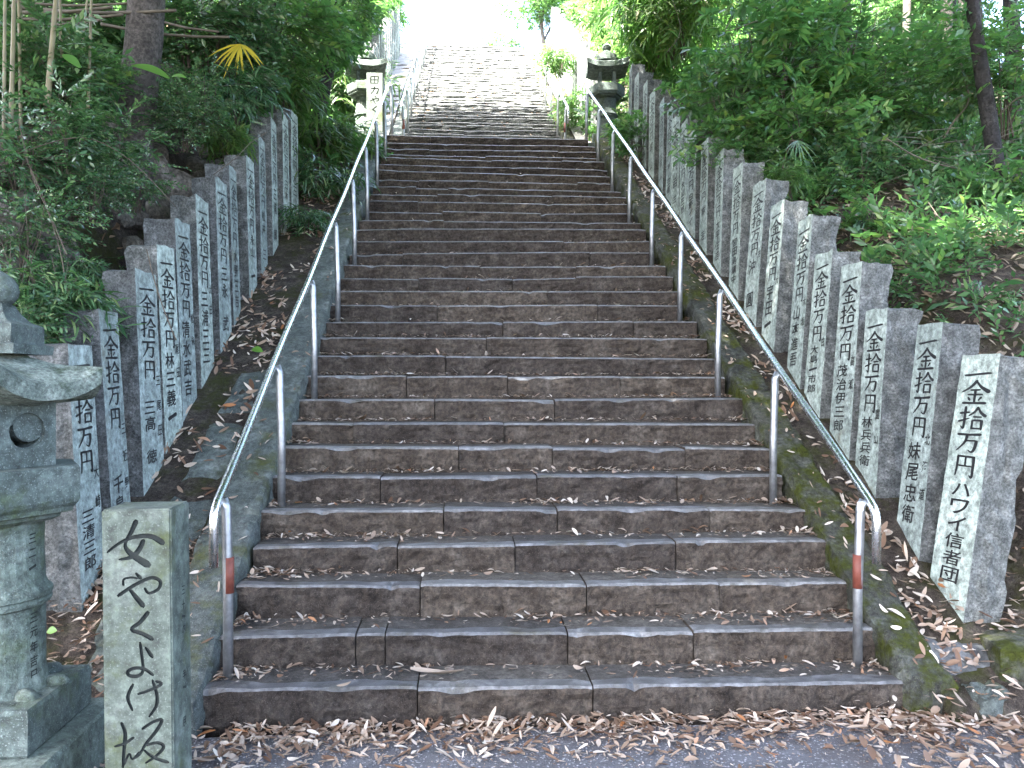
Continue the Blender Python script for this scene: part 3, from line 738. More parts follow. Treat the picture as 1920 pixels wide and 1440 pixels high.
def lantern(x, y, z, label, open_box=False, seed=0, rot=0.0, mat='lantern', group='stone lanterns', chars=True):
    root = empty('stone_lantern', (x, y, z), rot); tag(root, label, 'stone lantern', group)
    def P(name, VF, m=mat, smooth=False, parent=None, am=.003, fr=9):
        V, Fc = VF; return link(name, pymesh(name, noisy(V, am, fr, seed), Fc, smooth=smooth), M[m], parent or root)
    q = math.pi/4
    P('plinth', prism(4, [(.46, -.25), (.46, .238), (.45, .25)], q), 'lantern')
    P('base_slab', prism(4, [(.335, .252), (.345, .262), (.345, .405), (.335, .42)], q), 'lantern')
    # carved lotus petals on the slab
    for k in range(8):
        a = k*math.pi/4+.2; c = (math.cos(a)*.205, math.sin(a)*.205)
        V = []; Fc = []
        for j in range(4):
            for i in range(8):
                th = 2*math.pi*i/8; r = (1, .85, .55, .0)[j]; hh = (0, .018, .030, .034)[j]
                px, py = math.cos(th)*.055*r, math.sin(th)*.04*r
                V.append((c[0]+px*math.cos(a)-py*math.sin(a), c[1]+px*math.sin(a)+py*math.cos(a), .418+hh))
        for j in range(3):
            for i in range(8): Fc.append((j*8+i, j*8+(i+1) % 8, (j+1)*8+(i+1) % 8, (j+1)*8+i))
        P('lotus_petal', (V, Fc), smooth=True)
    P('column', prism(28, [(.19, .415), (.178, .44), (.168, .50), (.166, .72), (.17, .735), (.186, .745), (.188, .757), (.182, .768), (.190, .775), (.190, .792), (.176, .808), (.166, .83), (.160, .95), (.162, 1.05), (.175, 1.075)]), smooth=False, am=.0025)
    P('platform', prism(6, [(.20, 1.06), (.235, 1.075), (.24, 1.088), (.285, 1.098), (.29, 1.115), (.305, 1.13), (.312, 1.145), (.312, 1.262), (.305, 1.272)]))
    if open_box:
        for k in range(4):
            a = q+k*math.pi/2; cx, cy = math.cos(a)*.17, math.sin(a)*.17
            link('box_post', pymesh('box_post', [(cx+i, cy+j, zz) for zz in (1.272, 1.56) for i, j in ((-.028,-.028), (.028,-.028), (.028,.028), (-.028,.028))],
                 [(0,1,2,3), (4,7,6,5), (0,4,5,1), (1,5,6,2), (2,6,7,3), (3,7,4,0)]), M[mat], root)
    else:
        # light box: six panels, the one at -30 degrees pierced with a crescent in a sunk disc
        rb, z0, z1 = .222, 1.274, 1.56
        V, Fc = prism(6, [(rb, z0), (rb, z1)])
        Fc = [f for f in Fc]
        bm = bmesh.new(); vs = [bm.verts.new(v) for v in V]
        for f in Fc: bm.faces.new([vs[i] for i in f])
        me = bm_mesh('light_box', bm); box = link('light_box', me, [M[mat], M['carve']], root)
        ap = rb*math.cos(math.pi/6); a = -math.pi/6; nrm = Vector((math.cos(a), math.sin(a), 0)); tx = Vector((-math.sin(a), math.cos(a), 0)); zc = 1.41
        def cyl(cu, cz, r, d0, d1, nseg=28):
            V = []; 
            for d in (d0, d1):
                for i in range(nseg):
                    th = 2*math.pi*i/nseg; V.append(nrm*d+tx*(cu+r*math.cos(th))+Vector((0, 0, cz+r*math.sin(th))))
            Fc = [tuple(range(nseg)), tuple(range(2*nseg-1, nseg-1, -1))]+[(i, nseg+i, nseg+(i+1) % nseg, (i+1) % nseg) for i in range(nseg)]
            return V, Fc
        def crescent(r, d0, d1):
            pts = []
            for i in range(15): th = R(165)+R(160)*i/14; pts.append((r*math.cos(th), r*math.sin(th)))
            for i in range(13): th = R(318)-R(146)*i/12; pts.append((r*.22+r*.92*math.cos(th), r*.26+r*.92*math.sin(th)))
            k = len(pts); V = [nrm*d+tx*u+Vector((0, 0, zc+v)) for d in (d0, d1) for u, v in pts]
            return V, [tuple(range(k-1, -1, -1)), tuple(range(k, 2*k))]+[(i, (i+1) % k, k+(i+1) % k, k+i) for i in range(k)]
        for vf in (cyl(0, zc, .068, ap-.014, ap+.05), crescent(.064, ap-.14, ap+.05)):
            bm = bmesh.new(); vs = [bm.verts.new(v) for v in vf[0]]
            for f in vf[1]:
                bm.faces.new([vs[i] for i in f])
            cm = bm_mesh('cut', bm); co = bpy.data.objects.new('cut', cm); col.objects.link(co); co.parent = root
            md = box.modifiers.new('b', 'BOOLEAN'); md.object = co; md.operation = 'DIFFERENCE'; md.solver = 'EXACT'
            bpy.context.view_layer.update()
            nm = bpy.data.meshes.new_from_object(box.evaluated_get(bpy.context.evaluated_depsgraph_get()))
            nm.materials.clear(); nm.materials.append(M[mat])
            box.modifiers.clear(); box.data = nm; bpy.data.objects.remove(co)
    if open_box:
        P('roof', hexroof(.50, 1.585, 1.735, .16, .075, 4, .07, q), 'lichen', am=.006, fr=14)
    else:
        P('roof', hexroof(.40, 1.585, 1.725, .16, .06, 6, .065), 'lichen', am=.006, fr=14)
    P('finial_base', prism(4 if not open_box else 12, [(.20, 1.70), (.205, 1.735), (.17, 1.742), (.168, 1.81), (.12, 1.825), (.085, 1.855), (.06, 1.89)], q), 'lantern')
    prof = [(.052, 1.885)]+[(.078*math.sin(math.pi*(k+1.2)/8.6), 1.945-.072*math.cos(math.pi*(k+1.2)/8.6)) for k in range(7)]+[(.006, 2.03)]
    P('finial', prism(16, prof), 'lantern', True)
    if chars:
        it = [(ch, 0, z, .036, .042) for ch, z in zip('三二一三元年吉日', (1.0, .945, .89, .70, .645, .59, .535, .48))]
        V, Fc = lettering(it)
        def wrap(u, v, e): th = -.28+u/.17; r = (.1635 if v > .84 else .1695)+.0025+e; return (r*math.cos(th), r*math.sin(th), v)
        link('inscription', pymesh('inscription', [wrap(*p) for p in V], Fc), M['carve'], root)
    return root
lantern(-1.785+CAMX, 3.19, .0, 'weathered mossy stone lantern in the left foreground with crescent window')
l2 = W(687, 120, 13.9)
lantern(l2.x-.02, 13.9, ZT-.03, 'stone lantern on the landing left of the stairs, open light box', True, 5, .15, chars=False)
l3 = W(1137, 120, 13.5)
lantern(l3.x, 13.5, ZT-.10, 'stone lantern on the landing at the upper end of the right pillar row', True, 9, -.1, chars=False)

# ------------------------------------------------------------------ loose stones
def stone_obj(name, label, cat, cx, cy, cz, sx, sy, sz, mat, seed, rz=0, amp=.02, shear=0, grid=(5,5,3), group=None, rnd=.02):
    bm = rough_box(0, 0, 0, sx, sy, sz, *grid, amp, 4/max(sx, sy), seed, shear=shear, rnd=rnd)
    o = link(name, bm_mesh(name, bm), mat); o.location = (cx, cy, cz); o.rotation_euler = (0, 0, rz)
    return tag(o, label, cat, group)
stone_obj('stone_block', 'dark squared stone block with a mossy top at the lower right edge', 'stone block', 2.48, 3.88, .10, .60, .42, .42, M['curb_moss'], 31, R(-12), .012)
stone_obj('flat_stone', 'broad flat grey stone lying between the right curb and the nearest pillar', 'flat stone', 2.02, 4.05, .235, .42, .50, .12, M['slab'], 41, R(8), .03, SL*.5)
stone_obj('flat_stone', 'small greenish stone wedged below the broad flat stone at the right', 'flat stone', 2.06, 3.70, .06, .22, .16, .14, M['curb'], 45, R(20), .03)
stone_obj('rock', 'pale rounded rock among dead leaves behind the lantern base', 'rock', -2.05, 3.86, .12, .17, .13, .11, M['slab'], 61, .4, .03, rnd=.03)
stone_obj('rock', 'small pale rock between the lantern base and the left pillar', 'rock', -2.22, 3.78, .12, .10, .08, .06, M['slab'], 65, 1.0, .02, rnd=.015)
# stones showing in the left bank
bank = empty('rocky_outcrop', (-3.0, 6.4, 2.6)); tag(bank, 'rough stones and earth showing in the left bank above the pillars', 'rocky outcrop')
for i in range(95):
    y = random.uniform(4.2, 9.2); x = -random.uniform(2.8, 3.55)
    z = float(ground(x, y)); s = random.uniform(.16, .46)
    bm = bmesh.new(); bmesh.ops.create_icosphere(bm, subdivisions=2, radius=s*.5)
    for v in bm.verts:
        k = 1+.35*n3(v.co.x+i*3, v.co.y, v.co.z, 3.5/s*.4); v.co = Vector((v.co.x*k*.8, v.co.y*k*1.2, v.co.z*k*.9))
    o = link('stone', bm_mesh('stone', bm), M['rock'], bank); o.location = (x+3.0, y-6.4, z-2.6); o.rotation_euler = (random.uniform(-.5,.5), random.uniform(-.5,.5), random.uniform(0, 6))

# ------------------------------------------------------------------ foliage kit
def unit(a): return a/np.maximum(np.linalg.norm(a, axis=-1, keepdims=True), 1e-9)
def leaf_batch(P, D, U, L, Wd, fold=.18, droop=.15):
    """many two-sided folded leaves; P base, D direction, U up-ish normal, L length, Wd width (arrays)"""
    D = unit(D); S = unit(np.cross(D, U)); Nn = np.cross(S, D)
    L = L[:, None]; Wd = Wd[:, None]
    b = P; m1 = P+D*L*.38-Nn*fold*Wd*.5; tip = P+D*L-Nn*droop*L
    l = P+D*L*.42+S*Wd*.5; r = P+D*L*.42-S*Wd*.5
    V = np.stack([b, l, m1, r, tip], 1).reshape(-1, 3)
    i = np.arange(len(P))[:, None]*5
    F = np.concatenate([i+[0, 2, 1], i+[0, 3, 2], i+[1, 2, 4], i+[2, 3, 4]], 1).reshape(-1, 3)
    return V, F
def blade_batch(P, D, U, L, Wd, droop=.5):
    """long drooping bamboo-grass blades, 3 segments"""
    D = unit(D); S = unit(np.cross(D, U)); dn = np.array([0, 0, -1.0])
    V = []
    for t, wv in ((0, .25), (.3, 1), (.68, .75), (1, .0)):
        c = P+D*(L*t)[:, None]+dn*(L*droop*t*t)[:, None]
        if wv > 0: V += [c+S*(Wd*wv*.5)[:, None], c-S*(Wd*wv*.5)[:, None]]
        else: V.append(c)
    V = np.stack(V, 1).reshape(-1, 3); i = np.arange(len(P))[:, None]*7
    F = np.concatenate([i+[0,1,3], i+[0,3,2], i+[2,3,5], i+[2,5,4], i+[4,5,6]], 1).reshape(-1, 3)
    return V, F
def cat(batches):
    V, F, Mi, o = [], [], [], 0
    for v, f, m in batches:
        V.append(v); F.append(f+o); Mi.append(np.full(len(f), m, np.int32)); o += len(v)
    return np.concatenate(V), np.concatenate(F), np.concatenate(Mi)
def tri_tube(path, rad, seg=5):
    V, F = tube(path, rad, seg, False)
    T = [];
    for q in F: T += [(q[0], q[1], q[2]), (q[0], q[2], q[3])]
    return np.array([tuple(v) for v in V]), np.array(T)
def sprig(kind, r):
    """a twig with leaves along +X, about one unit long; returns V, F, mat"""
    n = {'broad': 13, 'dark': 15, 'blade': 9, 'fine': 18, 'whorl': 12}[kind]
    t = (np.arange(n)+.5)/n
    px = t*.9; pz = -.18*t**2; P = np.stack([px, .03*np.sin(t*9+r.uniform(0, 6)), pz], 1)
    side = np.where(np.arange(n) % 2 == 0, 1, -1)
    if kind == 'whorl':
        P = np.stack([.75+.2*t, 0*t, -.12+0*t], 1); ang = r.uniform(0, 6.28)+np.arange(n)*2.4
        D = np.stack([np.cos(ang)*.9+.35, np.sin(ang)*.9, r.uniform(-.45, .1, n)], 1)
        L = r.uniform(.26, .42, n); V, F = leaf_batch(P, D, np.tile([0,0,1.], (n,1))+r.normal(0, .2, (n,3)), L, L*.34, .25, .2)
    elif kind == 'blade':
        D = np.stack([r.uniform(.3, 1, n), side*r.uniform(.3, 1.0, n), r.uniform(-.3, .5, n)], 1)
        L = r.uniform(.35, .62, n); V, F = blade_batch(P, D, np.tile([0,0,1.], (n,1))+r.normal(0, .3, (n,3)), L, L*.13, .45)
    else:
        D = np.stack([r.uniform(.45, 1, n), side*r.uniform(.5, 1.1, n), r.uniform(-.35, .35, n)], 1)
        L = r.uniform(.17, .30, n) if kind != 'fine' else r.uniform(.10, .18, n)
        wf = {'broad': .42, 'dark': .36, 'fine': .45}[kind]
        V, F = leaf_batch(P, D, np.tile([0,0,1.], (n,1))+r.normal(0, .35, (n,3)), L, L*wf, .25, .18)
    tv, tf = tri_tube([(0, 0, 0), (.4, 0, -.03), (.9, 0, -.15)], [.008, .006, .003], 3)
    V2 = np.concatenate([V, tv]); F2 = np.concatenate([F, tf+len(V)]); m = np.concatenate([np.zeros(len(F), np.int32), np.ones(len(tf), np.int32)])
    return V2, F2, m
def frames(D, roll):
    D = unit(D); up = np.tile([0, 0, 1.], (len(D), 1)); up[np.abs(D[:, 2]) > .95] = [1, 0, 0]
    Y = unit(np.cross(up, D)); Z = np.cross(D, Y)
    c, s = np.cos(roll)[:, None], np.sin(roll)[:, None]
    return np.stack([D, Y*c+Z*s, Z*c-Y*s], -1)       # columns
def scatter_sprigs(kind, P, D, S, r, nt=6):
    """place sprigs: P positions, D directions, S lengths"""
    T = [sprig(kind, r) for _ in range(nt)]; out = []
    which = r.integers(0, nt, len(P)); Rm = frames(D, r.normal(0, .5, len(P)))
    for k in range(nt):
        idx = np.where(which == k)[0]
        if not len(idx): continue
        V, F, m = T[k]
        X = np.einsum('nij,vj->nvi', Rm[idx], V)*S[idx][:, None, None]+P[idx][:, None]
        Fk = (F[None]+(np.arange(len(idx))*len(V))[:, None, None]).reshape(-1, 3)
        out.append((X.reshape(-1, 3), Fk, np.tile(m, len(idx))))
    V, F, Mi, o = [], [], [], 0
    for v, f, m in out: V.append(v); F.append(f+o); Mi.append(m); o += len(v)
    return np.concatenate(V), np.concatenate(F), np.concatenate(Mi)
def crown(kind, n, size, r, rad=(1,1,.8), clumps=9, flat=.35, hang=0.0):
    """irregular crown from clumps of sprigs, radius about 1"""
    C = unit(r.normal(0, 1, (clumps, 3)))*r.uniform(.15, .72, (clumps, 1))*rad; cr = r.uniform(.28, .50, clumps)
    k = r.integers(0, clumps, n); d = unit(r.normal(0, 1, (n, 3))); rr = r.uniform(.35, 1, n)**.6
    P = C[k]+d*(cr[k]*rr)[:, None]
    D = unit(d*.8+unit(P)*.6+r.normal(0, .35, (n, 3))); D[:, 2] = D[:, 2]*flat-hang
    return scatter_sprigs(kind, P, D, r.uniform(.7, 1.25, n)*size, r)
CR = {}
def crown_mesh(key, kind, n, size, mats, seed, **kw):
    r = np.random.default_rng(seed); V, F, m = crown(kind, n, size, r, **kw)
    me = npmesh('crown', V, F, m); me.materials.append(M[mats]); me.materials.append(M['twig']); CR[key] = me
for key, kind, n_, size, mats, sd_, kw in [('A1','broad',300,.46,'leafA',1,{}), ('A2','broad',300,.48,'leafA',2,dict(rad=(1.1,.9,.7))), ('A3','whorl',300,.46,'leafA',3,{}),
        ('B1','blade',330,.44,'leafB',4,dict(hang=.25)), ('B2','blade',330,.46,'leafB',5,dict(rad=(.9,.9,1),hang=.35)), ('C1','dark',320,.44,'leafC',6,{}),
        ('C2','fine',420,.44,'leafC',7,dict(rad=(1.1,1,.7))), ('C3','blade',300,.44,'leafC',8,dict(hang=.2))]:
    crown_mesh(key, kind, n_, size, mats, sd_, **kw)
    crown_mesh(key+'s', kind, int(n_*.42), size*1.62, mats, sd_+50, **kw)
crown_mesh('T1', 'broad', 1100, .19, 'leafA', 9, clumps=16); crown_mesh('T2', 'broad', 1100, .19, 'leafC', 10, clumps=18, rad=(1.1,1,.6)); crown_mesh('T3', 'whorl', 900, .20, 'leafA', 11, clumps=14)
crown_mesh('TC', 'broad', 1500, .24, 'leafC', 21, clumps=20, rad=(1.1,1.1,.55)); crown_mesh('TD', 'broad', 1500, .24, 'leafA', 22, clumps=20, rad=(1.1,1.1,.55))
# stems for shrubs (unit size, from below the crown into it)
def stems_mesh(n, seed, spread=.5, up=.9, mat='twig', rad=.014):
    r = random.Random(seed); parts = []
    for i in range(n):
        a = r.uniform(0, 6.28); e = Vector((math.cos(a)*spread*r.uniform(.3, 1), math.sin(a)*spread*r.uniform(.3, 1), up*r.uniform(.5, 1)-.2))
        p0 = Vector((r.uniform(-.12, .12), r.uniform(-.12, .12), -1.05)); mid = p0.lerp(e, .5)+Vector((r.uniform(-.12, .12), r.uniform(-.12, .12), .05))
        parts.append(tube([p0, mid, e], [rad, rad*.75, rad*.35], 5))
    V, F = merge(parts); me = pymesh('stems', V, F, smooth=True); me.materials.append(M[mat]); return me
ST = [stems_mesh(7, 1), stems_mesh(9, 2, .6), stems_mesh(5, 3, .4)]
def shrub(px, py, Y, rad, key, label, group, name='shrub', cat_='shrub', stems=True, sc=(1, 1, 1), rz=None):
    c = W(px, py, Y) if Y is not None else px
    root = empty(name, (c.x, c.y, c.z-rad*.9)); tag(root, label, cat_, group)
    o = link('foliage', CR[key+'s' if rad < .7 else key], None, root); o.location = (0, 0, rad*.9); o.scale = (rad*sc[0], rad*sc[1], rad*sc[2]); o.rotation_euler = (0, 0, random.uniform(0, 6.28) if rz is None else rz)
    if stems:
        s = link('stems', random.choice(ST), None, root); s.location = (0, 0, rad*.9); s.scale = (rad,)*3
    return root
def tree(base, lean, H, r0, crowns, label, group, bark='bark', seed=0, name='tree', limbs=3):
    """tapered, bending trunk with limbs; crowns = [(offset, radius, key)] with offsets from the base"""
    root = empty(name, base); tag(root, label, 'tree', group)
    rr = random.Random(seed); P = []; n = 9
    for i in range(n+1):
        t = i/n
        P.append(Vector((lean[0]*t+.10*math.sin(t*5+seed)*H*.08, lean[1]*t+.08*math.sin(t*4+seed*2)*H*.08, -.4+(H+.4)*t)))
    rad = [r0*(1.35 if i == 0 else 1.0)*(1-.72*(i/n)) for i in range(n+1)]
    V, F = tube(P, rad, 12)
    V = [v+Vector((n3(v.x*6, v.y*6, v.z*2.5), n3(v.x*6+5, v.y*6, v.z*2.5), 0))*r0*.16 for v in V]
    link('trunk', pymesh('trunk', V, F, smooth=True), M[bark], root)
    for j, (off, cr, key) in enumerate(crowns):
        c = Vector(off)
        k = min(n-1, max(3, int(n*min(.9, c.z/H*.7)))); p0 = P[k]
        mid = p0.lerp(c, .5)+Vector((rr.uniform(-.2, .2), rr.uniform(-.2, .2), .15))
        link('limb', tube_mesh('limb', [p0, mid, c], [rad[k]*.6, rad[k]*.4, rad[k]*.15], 7), M[bark], root)
        o = link('crown', CR[key], None, root); o.location = c; o.scale = (cr, cr, cr*.85); o.rotation_euler = (0, 0, rr.uniform(0, 6))
    return root

# ------------------------------------------------------------------ planting: right bank
G_R = 'leafy shrubs of the right bank'; G_L = 'leafy shrubs of the left bank'
for px, py, Y, r_, k, lab in [
    (1090, 205, 15.6, .50, 'B1', 'bright green plant in the sun beside the upper right handrail'),
    (1050, 110, 17.2, .42, 'B2', 'sunlit bright green shrub higher up beside the upper flight'),
    (1130, 225, 14.2, .42, 'A3', 'low bright foliage at the foot of the right lantern'),
    (1200, 262, 11.6, .30, 'A3', 'dark strap-leaved plant growing against the far right pillars'),
    (1175, 250, 12.9, .36, 'B1', 'leafy plant filling the corner behind the top of the right handrail'),
    (1215, 50, 14.6, .95, 'B2', 'tall bright bamboo grass above the right lantern'),
    (1190, 10, 17.0, 1.1, 'B1', 'pale sunlit bamboo above the bleached pillars'),
    (1275, 0, 12.8, .9, 'B1', 'arching bamboo grass hanging over the far right pillars'),
    (1400, 110, 11.0, .75, 'B2', 'bamboo grass between the far pillars and the broad-leaved shrub'),
    (1250, -40, 13.5, 1.3, 'B2', 'bamboo crown at the top of the picture right of the bright gap'),
    (1360, 190, 8.9, .42, 'A3', 'light green fingered leaves hanging in front of the far right pillars'),
    (1400, 250, 8.6, .55, 'A1', 'green shrub bough over the tops of the middle right pillars'),
    (1440, 130, 9.4, .95, 'A3', 'broad-leaved shrub with pale green tips above the right pillars'),
    (1570, 90, 9.8, 1.1, 'A1', 'large leafy shrub in the upper right, under the sky gap'),
    (1500, 240, 8.4, .65, 'A1', 'dense dark-centred shrub above the sixth right pillar'),
    (1620, 210, 9.0, .85, 'A2', 'broad shrub in the middle of the right bank'),
    (1600, 330, 8.0, .42, 'C1', 'low shrub behind the fifth right pillar'),
    (1740, 150, 10.0, .9, 'A1', 'leafy shrub left of the dark slanting trunk'),
    (1880, 120, 8.0, .75, 'A2', 'large-leaved bough at the upper right edge'),
    (1720, 350, 8.2, .45, 'C1', 'low green plant beside the heap of dead twigs'),
    (1800, 400, 7.6, .45, 'C1', 'shrub below the dark slanting trunk'),
    (1895, 350, 7.4, .50, 'A1', 'shrub at the right edge below the trunk'),
    (1650, 420, 7.2, .30, 'C3', 'tuft of bamboo grass above the dark hollow'),
    (1900, 490, 6.4, .38, 'C2', 'fine-leaved shrub at the right edge above the last pillars'),
    (1770, 470, 6.9, .30, 'C1', 'small shrub over the dark hollow behind the pillars'),
    (1860, 590, 5.6, .20, 'C1', 'small green plant between the second and the nearest right pillar tops'),
    (1600, 440, 7.4, .36, 'A1', 'shrub filling the dark space behind the fourth right pillar'),
    (1680, 520, 6.4, .26, 'C1', 'dark-leaved plant behind the third right pillar'),
    (1790, 540, 6.2, .28, 'C1', 'leafy plant behind the second right pillar'),
    (1560, 380, 8.0, .42, 'A1', 'green shrub close behind the fifth and sixth right pillars'),
    (1520, 320, 8.8, .50, 'A2', 'broad green shrub behind the seventh right pillar'),
    (1840, 470, 6.8, .36, 'C1', 'leafy plant in the dark hollow at the right'),
    (1385, 285, 8.2, .26, 'A1', 'leafy twig hanging over the eighth and ninth right pillars'),
    (1318, 250, 9.6, .28, 'A3', 'fingered pale leaves over the eleventh right pillar'),
    (1905, 770, 5.1, .16, 'C2', 'small sprout right of the nearest pillar'),
    (1480, 330, 7.4, .22, 'B1', 'hanging tuft of narrow blades above the seventh right pillar')]:
    shrub(px, py, Y, r_, k, lab, G_R)
# ------------------------------------------------------------------ planting: left bank
for px, py, Y, r_, k, lab in [
    (40, 300, 5.4, .45, 'C2', 'fine-leaved shrub spilling over the rocks at the left edge'),
    (120, 245, 5.6, .30, 'C1', 'dark shrub in front of the big trunk on the left'),
    (40, 170, 6.6, .55, 'C1', 'shrub among the bamboo culms at the left edge'),
    (215, 275, 6.1, .27, 'C1', 'leafy bough trailing over the left rock face'),
    (375, 185, 7.3, .33, 'C2', 'shrub trailing over the rocks right of the big trunk'),
    (120, 50, 8.3, .85, 'C1', 'dark foliage behind the bamboo poles'),
    (360, 50, 8.5, .85, 'C1', 'foliage right of the big left trunk'),
    (400, 60, 8.6, .6, 'C2', 'dense foliage behind the yellow palm frond'),
    (440, 150, 8.2, .45, 'C3', 'bamboo grass arching over the far left pillars'),
    (535, 160, 9.6, .5, 'B1', 'bamboo grass above the last left pillars'),
    (500, 60, 9.6, .9, 'A1', 'leafy tree bough above the yellow palm frond'),
    (570, 60, 11.0, .75, 'A3', 'bright-edged bough against the white sky left of the stairs'),
    (645, 10, 11.5, .55, 'A1', 'dark leaf sprays hanging by the upper left lantern'),
    (590, 250, 10.8, .55, 'B1', 'bamboo grass beside the top of the left handrail'),
    (600, 315, 9.9, .42, 'C3', 'dark bamboo grass beyond the last left pillar'),
    (650, 270, 11.6, .45, 'B2', 'drooping bright leaves below the upper left lantern'),
    (575, 400, 8.9, .25, 'C3', 'low grass at the foot of the last left pillar'),
    (690, 300, 11.9, .25, 'A3', 'small bright plant beside the upper left posts'),
    (40, 420, 4.9, .30, 'C2', 'trailing small-leaved shrub above the lantern'),
    (170, 350, 5.5, .22, 'C2', 'small-leaved creeper hanging on the rock face'),
    (110, 560, 4.8, .30, 'C3', 'bamboo grass behind the lantern finial'),
    (40, 520, 4.6, .30, 'C3', 'bamboo grass at the left edge beside the lantern finial'),
    (130, 500, 5.1, .20, 'C3', 'blades of bamboo grass above the second left pillar'),
    (345, 225, 7.1, .28, 'C2', 'small-leaved shrub drooping over the rocks right of the trunk'),
    (255, 335, 5.9, .24, 'C2', 'thin leafy creeper on the rocks above the fourth left pillar'),
    (95, 130, 6.4, .42, 'C1', 'dark shrub between the upright bamboo culms'),
    (180, 130, 6.6, .26, 'A1', 'green shrub overlapping the left side of the big trunk'),
    (420, 260, 7.6, .24, 'B1', 'bright arching blades above the ninth left pillar'),
    (20, 620, 4.4, .22, 'C1', 'dark leaves low behind the lantern neck')]:
    shrub(px, py, Y, r_, k, lab, G_L)

# ------------------------------------------------------------------ trees in view
b = W(238, 215, 7.0); zg = float(ground(b.x, b.y))-.15
tree((b.x-.1, b.y, zg), (.75, .15, 0), 7.2, .18, [((1.6, -1.4, 5.6), 2.0, 'T2'), ((-.6, 1.0, 6.0), 2.0, 'T1')], 'thick grey-brown tree trunk leaning right at the upper left', 'trees of the left bank', seed=1)
for px, py, Y, ln, H, r0, lab in [(470, 150, 9.0, (.5, .2, 0), 6, .06, 'thin dark trunk left of the yellow palm frond'), (505, 130, 9.3, (.25, .3, 0), 6, .045, 'slender pale trunk behind the yellow palm frond'),
                                  (590, 190, 11.4, (.8, .2, 0), 6, .11, 'dark trunk leaning right near the upper left lantern'), (420, 60, 9.6, (.2, .2, 0), 5, .05, 'thin trunk in the shade between the left trees')]:
    b = W(px, py, Y)
    tree((b.x, b.y, b.z-.4), ln, H, r0, [((ln[0]*.9, .3, H*.95), 1.7, 'T3')], lab, 'trees of the left bank', 'bark_dark', seed=px)
for px, py, Y, ln, H, r0, lab, bk in [(1888, 310, 7.6, (-.65, .2, 0), 5.5, .085, 'dark crooked trunk slanting across the upper right', 'bark_dark'), (1590, 200, 11.5, (-.3, .2, 0), 7, .12, 'dark trunk behind the large shrub in the upper right', 'bark_dark'),
      (1765, 260, 12.5, (.25, .2, 0), 6, .13, 'grey trunk in the bright gap between the right trees', 'bark'), (1815, 250, 13.5, (-.2, .2, 0), 6, .10, 'thin grey trunk beside the bright gap on the right', 'bark'),
      (1910, 330, 9.5, (-.1, .3, 0), 6, .12, 'dark trunk at the right edge behind the slanting one', 'bark_dark'), (1690, 200, 14.5, (.3, .2, 0), 7, .10, 'far trunk below the sky gap', 'bark')]:
    b = W(px, py, Y); z = min(b.z, float(ground(b.x, b.y)))
    tree((b.x, b.y, z), ln, H+b.z-z, r0, [((ln[0]*.9+.3, -.2, H+b.z-z-.3), 1.5, 'T2' if r0 < .1 else 'T1')], lab, 'trees of the right bank', bk, seed=px)
# woods standing behind, both sides
rw = random.Random(3); nR = nL = 0
def wood_tree(x, y, H, key, cr, grp, lab, seed):
    z = float(ground(x, y))
    return tree((x, y, z), (rw.uniform(-.6, .6), rw.uniform(-.4, .4), 0), H, rw.uniform(.09, .18), [((rw.uniform(-.5, .5), rw.uniform(-.5, .5), H*.98), cr, key), ((rw.uniform(-1, 1), rw.uniform(-1, 1), H*.62), cr*.85, key), ((rw.uniform(-1, 1), rw.uniform(-1, 1), H*.34), cr*.7, 'C1' if rw.random() < .5 else 'A2')], lab, grp, 'bark_dark', seed)
for i in range(26):
    y = rw.uniform(11, 30); x = 4.2+rw.uniform(0, 9)+max(0, (y-14)*.16)
    wood_tree(x, y, rw.uniform(4.0, 5.5)+max(0, (x-6)*.1), rw.choice(['T1', 'T3', 'T2']), rw.uniform(1.4, 2.0), 'woodland trees behind the right bank', 'tree of the shaded wood behind the right bank', 100+i)
for i in range(24):
    y = rw.uniform(8.5, 27); x = -4.6-rw.uniform(0, 8)-max(0, (y-12)*.10)
    if 9 < y < 12.5 and x > -7.5: x -= 3.0
    wood_tree(x, y, rw.uniform(4.0, 5.5), rw.choice(['T1', 'T2', 'T2']), rw.uniform(1.4, 2.0), 'woodland trees behind the left bank', 'tree of the shaded wood behind the left bank', 200+i)
# shrubs lining the upper flight
for i in range(10):
    y = 15.5+i*1.15
    for s in (-1, 1):
        x = s*rw.uniform(2.9, 3.8)+(1.0 if s > 0 else 0); z = float(ground(x, y))
        shrub(Vector((x, y, z+.6)), 0, None, rw.uniform(.8, 1.3), rw.choice(['B1', 'A3', 'B2', 'A1']), '%s sunlit shrub from the landing, %s the upper flight' % (ords[i], 'left of' if s < 0 else 'right of'), 'sunlit shrubs %s the upper flight' % ('left of' if s < 0 else 'right of'))
# trees at the head of the stairs
for x, y, H, cr, lab in [(2.6, 28.0, 3.2, 1.5, 'pale hazy tree right of the stair head'), (4.5, 30.0, 4.5, 2.2, 'hazy tree further right of the stair head'), (-5.0, 29.0, 4.5, 2.0, 'hazy tree left of the stair head'), (1.35, 29.5, 2.2, 1.0, 'small pale tree at the head of the stairs, nearly lost in the glare')]:
    tree((x, y, float(ground(x, y))), (-.4, 0, 0), H, .12, [((-.5, -.2, H), cr, 'T3'), ((.5, .3, H*.8), cr*.8, 'T1')], lab, None, seed=int(x*10)+99)
